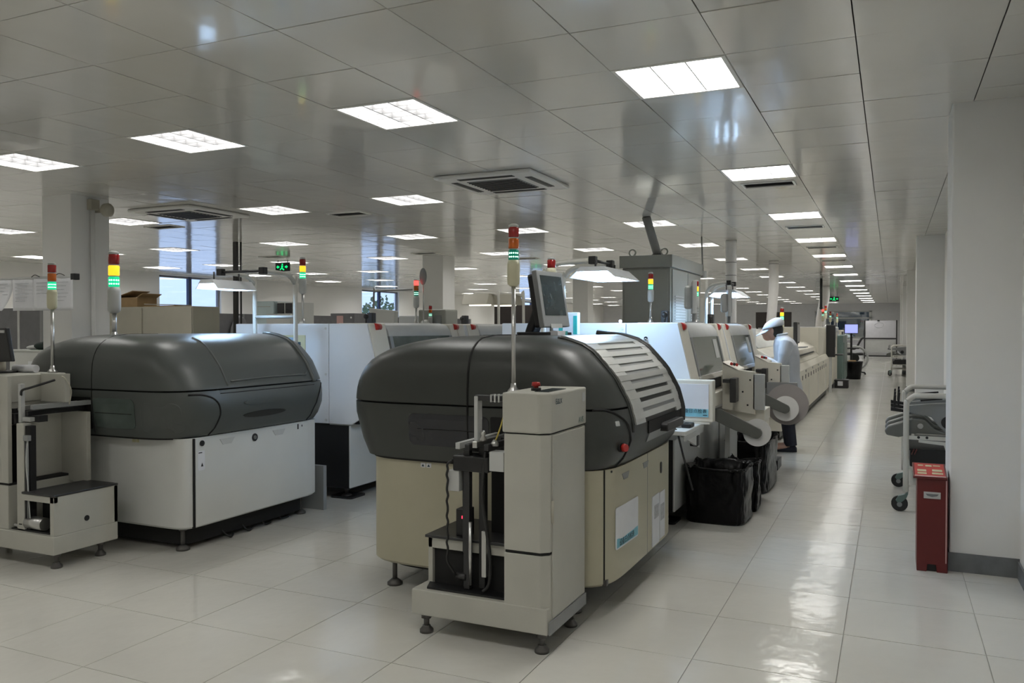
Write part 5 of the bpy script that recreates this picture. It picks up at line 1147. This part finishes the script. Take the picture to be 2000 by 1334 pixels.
# ---------------------------------------------------------------- black waste bags along the aisle
def bag(x0, x1, y0, y1, h, label, seed):
    random.seed(seed); t = thing('waste_bag', label, 'bag', ((x0+x1)/2, (y0+y1)/2, 0), 'black waste bags along the aisle')
    cx, cy, a, b = (x0+x1)/2, (y0+y1)/2, (x1-x0)/2, (y1-y0)/2; N = 96
    ph = [random.uniform(0, 6.28) for _ in range(8)]
    def ring(z, s, wob):
        out = []
        for k in range(N):
            q = 2*PI*k/N; c, s_ = math.cos(q), math.sin(q); n = 5.0
            ux = math.copysign(abs(c)**(2/n), c); uy = math.copysign(abs(s_)**(2/n), s_)
            P = Vector((2.2*c, 2.2*s_, z*5.0 + seed*3.1))
            f1 = noise.noise(P); f2 = noise.noise(P*2.7 + Vector((5, 1, 2))); f3 = abs(noise.noise(Vector((6*c, 6*s_, z*7 + seed))))
            w_ = 1 + wob*(3.2*f1 + 1.8*f2 - 2.6*f3)
            w_ = (w_ - 1)*0.24
            out.append((cx + ux*(a*s + w_), cy + uy*(b*s + w_), z + (wob*1.2*f1 + wob*0.8*f2 if z > 0.05 else 0)))
        return out
    zs = lin(0.0, h, 22)
    rings = [ring(0.0, .93, .004)] + [ring(z, 1.0 + .015*math.sin(z*18+ph[4]), .022) for z in zs[1:]]
    MB().loft(rings + [ring(h+.02, .985, .035), ring(h+.012, .90, .035), ring(h-.06, .86, .015), ring(h*.55, .80, .02)], True, True).build('bag_skin', M_BAG, t, sharp=70)
    MB().tube([Vector(p) + Vector((0, 0, .004)) for p in ring(h+.012, 1.0, .02)] + [Vector(ring(h+.012, 1.0, .0)[0])], .010, 6).build('folded_rim', M_BAG, t)
bag(-1.44, -0.98, 6.24, 6.72, 0.40, 'nearest black waste bag, in front of the white reel', 11)
bag(-1.22, -0.965, 6.80, 7.02, 0.38, 'narrow black waste bag directly behind the nearest bag', 12)
bag(-1.38, -0.99, 7.55, 8.42, 0.43, 'long black waste bag under the large grey reel', 13)

# ---------------------------------------------------------------- red bin at the pillar
def red_bin():
    x0, x1, ya, yb = 0.150, 0.318, 5.585, 5.85
    t = thing('pedal_bin', 'narrow red waste bin against the right pillar', 'bin', ((x0+x1)/2, (ya+yb)/2, 0))
    MB().prism([(x0, 0.0), (x0+0.055, 0.0), (x0+0.06, 0.045), (x0+0.105, 0.045), (x0+0.11, 0.0), (x1, 0.0), (x1, 0.565), (x0, 0.565)], 'y', ya, yb).build('body', M_REDP, t, 0.003)
    BX(x0+0.05, x0+0.115, ya+0.02, ya+0.06, 0.0, 0.05).build('pedal_recess', M_BLACK, t)
    BX(x0+0.01, x1-0.004, yb-0.25, yb-0.01, 0.563, 0.567).build('inner_rim', M_BLACK, t)
    BX(x1-0.012, x1-0.006, ya-0.003, ya+0.001, 0.06, 0.56).build('edge_trim', M_PINK, t)
    MB().prism([(ya-0.015, 0.566), (ya-0.015, 0.578), (yb+0.01, 0.622), (yb+0.01, 0.606)], 'x', x0-0.022, x1-0.004).build('lid', M_REDP, t, 0.003)
    lid = t.children[-1]
    R = Matrix.Rotation(math.atan2(0.044, yb-ya+0.025), 3, 'X')
    def L(u, v, w_, d, m, name):   # u across, v along the lid
        c = Vector((x0-0.022 + u, ya-0.015, 0.579)) + R @ Vector((0, v, 0.001)); return MB().obox(c, w_, d, 0.002, R).build(name, m, lid)
    L(0.093, 0.14, 0.165, 0.26, mat('sticker_red', (0.50, 0.05, 0.04), 0.5), 'sticker')
    for (u, v, w_, d) in ((0.05, 0.12, 0.05, 0.04), (0.05, 0.065, 0.05, 0.03), (0.135, 0.13, 0.055, 0.04), (0.135, 0.07, 0.06, 0.03), (0.09, 0.22, 0.035, 0.03), (0.135, 0.225, 0.04, 0.02), (0.045, 0.225, 0.03, 0.02)):
        c = Vector((x0-0.022+u, ya-0.015, 0.579)) + R @ Vector((0, v, 0.0025)); MB().obox(c, w_, d, 0.002, R).build('sticker_print', M_YELP, lid)
    MB().obox(Vector((x0-0.022+0.093, ya-0.015, 0.579)) + R @ Vector((0, 0.015, 0.0015)), 0.17, 0.02, 0.002, R).build('lid_edge', M_PINK, lid)
    p = BX(x0+0.036, x0+0.128, ya-0.004, ya+0.001, 0.447, 0.487).build('handle_plate', M_LGREY, t, 0.001)
    MB().prism([(x0+0.046, 0.476), (x0+0.118, 0.476), (x0+0.108, 0.464), (x0+0.082, 0.458), (x0+0.056, 0.464)], 'y', ya-0.006, ya-0.003).build('handle_slot', M_BASEB, p)
red_bin()

# ---------------------------------------------------------------- feeder trolley
def cart():
    t = thing('feeder_trolley', 'white tube trolley loaded with feeders behind the red bin', 'trolley', (0.36, 7.92, 0))
    xa, xb, ya, yb = 0.115, 0.62, 7.36, 8.48
    for y in (ya, yb):
        MB().tube(smooth_path([(xa, y, 0.16), (xa, y, 0.82), (xa+0.01, y, 0.89), (xa+0.05, y, 0.93), (xa+0.10, y, 0.94), (xb-0.10, y, 0.94), (xb-0.05, y, 0.93), (xb-0.01, y, 0.89), (xb, y, 0.82), (xb, y, 0.16)], 4), 0.022, 10).build('end_hoop', M_POLE, t)
    for (z, m) in ((0.20, M_POLE), (0.34, M_POLE)): BX(xa-0.01, xb+0.01, ya, yb, z, z+0.018).build('shelf', m, t)
    for z in (0.60,):
        for y in (ya, yb): BX(xa, xb, y-0.008, y+0.008, z-0.015, z+0.015).build('cross_bar', M_POLE, t)
        for x in (xa+0.05, xb-0.05): BX(x-0.01, x+0.01, ya, yb, z+0.0, z+0.02).build('side_rail', M_POLE, t)
    for (x, y) in ((xa, ya), (xa, yb), (xb, ya), (xb, yb)):
        w_ = MB().cyl((x-0.045, y-0.018, 0.062), (x-0.045, y+0.018, 0.062), 0.062, n=20).build('caster', M_BLACK, t)
        MB().prism([(x-0.075, 0.09), (x-0.055, 0.125), (x-0.01, 0.14), (x+0.018, 0.165), (x+0.018, 0.145), (x+0.005, 0.11), (x-0.03, 0.075), (x-0.06, 0.07)], 'y', y-0.026, y+0.026).build('caster_fork', M_TEALG, w_, 0.004)
        MB().cyl((x-0.045, y-0.022, 0.055), (x-0.045, y+0.022, 0.055), 0.02, n=12).build('hub', M_GREY, w_)
    for z in (0.22, 0.27): MB().cyl((xa, ya-0.019, z), (xa, ya-0.012, z), 0.009, n=8).build('bolt', M_BLACK, t)
    for x in (xa+0.09, xa+0.15): MB().cyl((x, ya-0.012, 0.605), (x, ya-0.006, 0.605), 0.011, n=8).build('bolt', M_BLACK, t)
    MB().prism([(xa+0.09, 0.585), (xa+0.30, 0.575), (xa+0.31, 0.52), (xa+0.285, 0.50), (xa+0.27, 0.55), (xa+0.09, 0.565)], 'y', ya-0.014, ya-0.006).build('bracket', M_POLE, t)
    return t
cart1 = cart()
copy_thing(cart1, -0.10, 20.9, 0, 'far white tube trolley beside the right wall pillars')
t = thing('storage_crate', 'black crate on the lower trolley shelf', 'crate', (0.37, 7.9, 0.358))
BX(0.145, 0.60, 7.42, 8.42, 0.358, 0.50).build('body', M_BLACK, t, 0.008); BX(0.14, 0.605, 7.41, 8.43, 0.49, 0.505).build('rim', M_BLACK, t, 0.004)
for x in (0.165, 0.185): MB().obox((x, 7.40, 0.48), 0.010, 0.012, 0.05, Matrix.Rotation(0.4, 3, 'Y')).build('clip', M_CHROME, t)
copy_thing(t, -0.10, 20.9, 0, 'black crate on the far trolley shelf')
def cart_feeder(y, dz, label, m=M_FEED):
    t = thing('tape_feeder', label, 'feeder', (0.30, y, 0.62))
    MB().prism([(-0.03, 0.60+dz), (-0.045, 0.635+dz), (-0.02, 0.675+dz), (0.16, 0.745+dz), (0.25, 0.735+dz), (0.33, 0.66+dz), (0.40, 0.64+dz), (0.42, 0.62+dz), (0.20, 0.622+dz), (0.06, 0.585+dz)], 'y', y-0.045, y+0.045).build('drum_body', m, t, 0.012)
    MB().prism([(0.10, 0.80+dz), (0.14, 0.85+dz), (0.30, 0.87+dz), (0.58, 0.89+dz), (0.58, 0.62+dz), (0.42, 0.62+dz), (0.36, 0.68+dz), (0.30, 0.76+dz), (0.18, 0.78+dz)], 'y', y-0.03, y+0.03).build('main_plate', M_GREY, t, 0.006)
    MB().cyl((0.42, y-0.035, 0.72+dz), (0.42, y+0.035, 0.72+dz), 0.05, n=16).build('spool', M_BLACK, t)
    MB().prism([(0.0, 0.80+dz), (0.18, 0.78+dz), (0.18, 0.80+dz), (0.0, 0.83+dz)], 'y', y-0.02, y+0.02).build('handle', M_BLACK, t)
    for (x, z) in ((0.02, 0.83), (0.05, 0.85)): MB().prism([(x, z-0.02+dz), (x+0.014, z-0.02+dz), (x+0.022, z+0.10+dz), (x+0.008, z+0.10+dz)], 'y', y-0.012, y+0.012).build('lever', M_BLACK, t)
    MB().obox((0.30, y, 0.90+dz), 0.16, 0.012, 0.014, Matrix.Rotation(-0.12 + math.pi*0, 3, 'Y')).build('grip', M_BLACK, t)
    MB().ball((0.22, y-0.05, 0.685+dz), (0.022, 0.006, 0.022), 10, 6).build('cap', M_LGREY, t)
    return t
cart_feeder(7.50, 0.0, 'front grey feeder lying on the trolley, round end outward')
cart_feeder(7.72, 0.012, 'second grey feeder on the trolley, behind the front one')
f3 = cart_feeder(8.10, 0.012, 'rearmost grey feeder on the trolley')
copy_thing(f3, -0.10, 20.7, 0, 'grey feeder on the far trolley')

# ---------------------------------------------------------------- left background
t = thing('paper_rail', 'thin grey rail with black end cap before the left pillar', 'rail', (-8.6, 5.4, 0))
MB().cyl((-8.62, 5.4, 1.975), (-7.12, 5.4, 1.975), 0.016, n=10).build('rail_tube', M_LGREY, t); BX(-7.12, -7.065, 5.37, 5.43, 1.945, 2.005).build('end_cap', M_BLACK, t, 0.004); MB().cyl((-8.60, 5.4, 0), (-8.60, 5.4, 1.975), 0.02, n=10).build('post', M_LGREY, t); MB().cyl((-8.6, 5.4, 0), (-8.6, 5.4, 0.02), 0.12, n=16).build('foot', M_DARK, t)
MB().tube(smooth_path([(-7.70, 5.385, 1.985), (-7.64, 5.38, 2.005), (-7.58, 5.385, 1.985)], 5), 0.004, 5).build('cable', M_CORD, t)
MB().tube(smooth_path([(-7.36, 5.385, 1.985), (-7.29, 5.38, 2.01), (-7.22, 5.385, 1.99)], 5), 0.004, 5).build('cable', M_CORD, t)
random.seed(5)
for i, (a, b) in enumerate(((-8.26, -7.975), (-7.96, -7.655), (-7.645, -7.375), (-7.365, -7.085))):
    t = thing('paper_sheet', ['curled printed sheet leftmost on the grey rail', 'second printed sheet from left on the grey rail', 'third printed sheet on the rail, behind the green signal', 'rightmost printed sheet on the rail, over the pillar'][i], 'paper', ((a+b)/2, 5.38, 1.66), 'printed sheets on the rail')
    n = 9; vs = []; fs = []
    for k in range(n):
        z = 1.965 - 0.31*k/(n-1)
        for j in range(7):
            u = j/6; yy = 5.380 - 0.012*math.sin(u*PI*1.3+i) - (0.05*(k/(n-1))**2*(1-u)*0 if i else 0.09*(k/(n-1))**2*u); xx = a + (b-a)*u - (0.05*(k/(n-1))**2*u if i == 0 else 0)
            vs.append((xx, yy, z))
    for k in range(n-1):
        for j in range(6): fs.append((k*7+j, (k+1)*7+j, (k+1)*7+j+1, k*7+j+1))
    o = MB().add(vs, fs, True).build('sheet', M_PAPER, t); s = o.modifiers.new('solid', 'SOLIDIFY'); s.thickness = 0.0015
    for k in range(6 if i != 2 else 4):
        z = 1.92 - 0.035*k; BX(a+0.05, b-0.05-0.03*(k % 3), 5.360, 5.3615, z, z+0.006).build('printed_line', M_INKG, t)
# partitions
def partition(x0, y0, x1, y1, h, n, label):
    t = thing('partition', label, 'partition', ((x0+x1)/2, (y0+y1)/2, 0)); d = Vector((x1-x0, y1-y0, 0)); L = d.length; d.normalize(); ang = math.atan2(d.y, d.x); R = Matrix.Rotation(ang, 3, 'Z')
    for k in range(n):
        c = Vector((x0, y0, 0)) + d*(L*(k+.5)/n); MB().obox((c.x, c.y, h/2+.04), L/n-.05, .045, h-.08, R).build('panel', M_PART, t, 0.004)
    for k in range(n+1):
        c = Vector((x0, y0, 0)) + d*(L*k/n); MB().obox((c.x, c.y, h/2), .045, .055, h, R).build('post', M_GREY if k % 2 else M_LGREY, t)
    return t
partition(-13.0, 10.4, -13.0, 24.8, 1.80, 12, 'long grey partition run below the side windows')
partition(-11.9, 7.5, -10.5, 7.5, 1.76, 3, 'grey partition panels left of the left pillar')
t = thing('locker', 'dark grey locker with a pink notice behind the left machines', 'locker', (-10.2, 14.2, 0)); BX(-10.55, -9.95, 13.9, 14.3, 0, 1.79).build('body', M_PART, t, 0.006); d = BX(-10.53, -9.97, 13.885, 13.9, 0.1, 1.76).build('door', M_PART, t, 0.004); BX(-10.38, -10.22, 13.880, 13.885, 1.55, 1.74).build('pink_notice', M_PINK, d); MB().ball((-10.02, 13.88, 1.7), 0.02, 8, 6).build('knob', M_LGREY, d)
t = thing('jacket', 'dark jacket hanging on the partition behind the lamp frame', 'jacket', (-12.9, 15.0, 1.2))
MB().loft([[(-12.86+0.09*math.cos(q)*w_, 13.75+0.42*s_*math.sin(q)*w_, z) for q in lin(0, 2*PI*.96, 18)] for (z, w_, s_) in ((1.05, .9, .75), (1.25, 1, .72), (1.5, .95, .6), (1.68, .8, .45), (1.76, .4, .2))], True, True).build('cloth', M_PART, t)
t = thing('framed_notice', 'small dark framed notice on the partition', 'notice', (-12.95, 12.55, 1.2)); BX(-12.975, -12.95, 12.2, 12.75, 1.15, 1.50).build('frame', M_BLACK, t, 0.006); BX(-12.95, -12.945, 12.38, 12.6, 1.18, 1.4).build('sheet', M_LGREY, t)
# storage by the left pillar
t = thing('storage_cabinet', 'wide beige steel cabinet behind the white printer', 'cabinet', (-9.7, 8.75, 0)); BX(-10.7, -8.79, 8.5, 9.0, 0.0, 1.79).build('body', M_BEIGE, t, 0.006)
for (a, b) in ((-10.69, -9.76), (-9.735, -8.80)):
    d = BX(a, b, 8.485, 8.50, 0.08, 1.775).build('door', M_BEIGE, t, 0.004); BX(b-0.09, b-0.07, 8.47, 8.486, 0.9, 1.05).build('handle', M_DARK, d)
def card_box(x0, x1, y0, y1, z0, h, label):
    t = thing('cardboard_box', label, 'box', ((x0+x1)/2, (y0+y1)/2, z0)); BX(x0, x1, y0, y1, z0, z0+h).build('carton', M_CARD, t, 0.004)
    MB().prism([(x1, z0+h), (x1+0.10, z0+h+0.05), (x1+0.10, z0+h+0.058), (x1-0.004, z0+h+0.008)], 'y', y0, y1).build('flap', M_CARD, t); MB().prism([(x0+0.05, z0+h), (x1-0.12, z0+h+0.09), (x1-0.12, z0+h+0.10), (x0+0.05, z0+h+0.01)], 'y', y0+0.02, y1-0.02).build('flap', M_CARD, t)
card_box(-10.45, -9.92, 8.55, 8.9, 1.79, 0.14, 'open brown carton on the beige cabinet')
t = thing('cardboard_sheet', 'flat folded cardboard sheet on the beige cabinet', 'cardboard', (-9.5, 8.7, 1.79)); BX(-9.80, -9.18, 8.55, 8.9, 1.79, 1.805).build('lower_layer', M_CARD, t, 0.002); MB().obox((-9.5, 8.72, 1.822), 0.58, 0.33, 0.012, Matrix.Rotation(0.03, 3, 'Y')).build('upper_layer', M_BEIGE, t)
t = thing('white_cabinet', 'low white cabinet in front of the left partition', 'cabinet', (-9.4, 6.9, 0)); BX(-9.86, -8.98, 6.6, 7.2, 0, 1.20).build('body', M_WHITE, t, 0.01); d = BX(-9.50, -9.04, 6.588, 6.60, 0.55, 1.08).build('door', M_PANEL, t, 0.004); BX(-9.3, -9.2, 6.583, 6.588, 1.14, 1.155).build('badge', M_GREY, t); BX(-9.9, -8.95, 6.58, 7.22, 1.20, 1.22).build('top', M_WHITE, t, 0.004)
t = thing('cloth_bundle', 'dark green cloth bundle on the low white cabinet', 'cloth', (-9.45, 6.75, 1.22)); MB().ball((-9.40, 6.75, 1.265), (0.17, 0.10, 0.055), 16, 10).ball((-9.32, 6.74, 1.29), (0.10, 0.08, 0.05), 14, 8).build('fold', mat('dark_green_cloth', (0.02, 0.035, 0.03), 0.8), t); MB().ball((-9.58, 6.75, 1.245), (0.13, 0.09, 0.03), 14, 8).build('under_layer', M_LGREY, t)
# pale test cabinet with dark screens behind the lamp frame
t = thing('test_cabinet', 'pale blue test cabinet with two dark screens behind the lamp frame', 'cabinet', (-7.9, 9.3, 0)); BX(-8.18, -7.80, 9.0, 9.5, 0, 1.86).build('tower', mat('pale_blue_enamel', (0.60, 0.72, 0.74), 0.4), t, 0.01); BX(-7.78, -7.50, 9.05, 9.5, 0, 1.845).build('screen_column', M_WHITE, t, 0.008); BX(-7.86, -7.44, 8.92, 9.05, 0.4, 1.68).build('front_unit', M_WHITE, t, 0.008)
for (a, b) in ((-7.77, -7.655), (-7.63, -7.515)): BX(a, b, 9.04, 9.05, 1.69, 1.83).build('screen', M_GLASSD, t)
BX(-8.10, -7.86, 8.99, 9.0, 1.78, 1.79).build('grip_line', M_LGREY, t)
# posters on the side panel of the left placement machine
pl = MB().box(-5.37, -5.03, 5.829, 5.834, 0.95, 1.42).build('poster', M_YELP, D1); BX(-5.30, -5.10, 5.827, 5.829, 1.20, 1.34).build('poster_print', M_LGREY, pl)
pl = MB().box(-5.0, -4.70, 5.829, 5.834, 0.95, 1.42).build('poster', M_YELP, D1); BX(-4.99, -4.84, 5.827, 5.829, 1.16, 1.33).build('poster_print', M_BLUEP, pl); BX(-4.96, -4.83, 5.827, 5.829, 1.37, 1.40).build('poster_heading', M_BLUEP, pl); BX(-4.80, -4.75, 5.827, 5.829, 1.27, 1.36).build('poster_mark', M_INK, pl)
# office machines beyond the left line
for i, (x0, x1, y0, z1, m, lab) in enumerate(((-6.52, -6.16, 9.5, 1.76, M_WHITE, 'white copier lid raised behind the left placement machine'), (-6.34, -5.99, 9.9, 1.66, M_PANEL, 'white boxy office machine beside the raised copier lid'), (-5.95, -5.52, 9.8, 1.74, M_CABG, 'grey box unit in front of the middle pillar'))):
    t = thing('office_machine', lab, 'machine', ((x0+x1)/2, y0+0.2, 0)); BX(x0, x1, y0, y0+0.36, 0, 1.38).build('stand', M_LGREY, t, 0.01)
    if i == 0: MB().prism([(x0, 1.38), (x1, 1.38), (x1+0.02, z1-0.04), (x0-0.04, z1)], 'y', y0, y0+0.1).build('lid', m, t, 0.01)
    else: BX(x0, x1, y0, y0+0.36, 1.38, z1).build('unit', m, t, 0.02)
    if i == 2: BX(x1-0.16, x1-0.06, y0-0.006, y0, 1.42, 1.66).build('dark_slot', M_GREY, t); MB().lathe((x0+0.16, y0-0.05, 1.38), [(0.12, 0), (0.11, 0.12), (0.07, 0.2), (0.02, 0.22)], 'z', 14).build('round_cover', M_WHITE, t)
signal(bpy.data.objects['office_machine.002'], -5.72, 9.74, 1.38, 0.16, 0.9, '', M_LGREY)
t = thing('dark_board', 'dark display board behind the beige-shaded lamps', 'board', (-9.1, 20.0, 0)); BX(-9.75, -8.3, 20.0, 20.05, 1.0, 2.10).build('board', M_BLIND, t); BX(-9.70, -9.64, 20.0, 20.06, 0, 1.0).build('leg', M_DARK, t); BX(-8.41, -8.35, 20.0, 20.06, 0, 1.0).build('leg', M_DARK, t)
t = thing('dark_board', 'dark display board behind the operator cap', 'board', (-3.7, 30.0, 0)); BX(-4.35, -3.15, 30.0, 30.05, 1.5, 2.05).build('board', M_BLIND, t); BX(-4.33, -4.27, 30.0, 30.06, 0, 1.5).build('leg', M_DARK, t); BX(-3.23, -3.17, 30.0, 30.06, 0, 1.5).build('leg', M_DARK, t)
# a tree outside the second window
t = thing('tree', 'leafy tree outside the second side window', 'tree', (-19.0, 28.4, -1)); MB().cyl((-19, 28.4, -1), (-19, 28.4, 2.0), 0.12, 0.06).build('trunk', M_CARD, t); random.seed(9)
mb = MB()
for k in range(260):
    a = random.uniform(0, 2*PI); r = random.uniform(0, .95)**.6; c = Vector((-19+1.1*r*math.cos(a), 28.4+1.5*r*math.sin(a), 2.15+random.uniform(-.7, .75)*(1.1-r))); u = Vector((random.gauss(0, 1), random.gauss(0, 1), random.gauss(0, 1))).normalized(); v = u.orthogonal().normalized()
    mb.add([c - u*.12, c + v*.06, c + u*.12, c - v*.06], [(0, 1, 2, 3)])
mb.build('foliage', M_LEAF, t, kind='stuff')
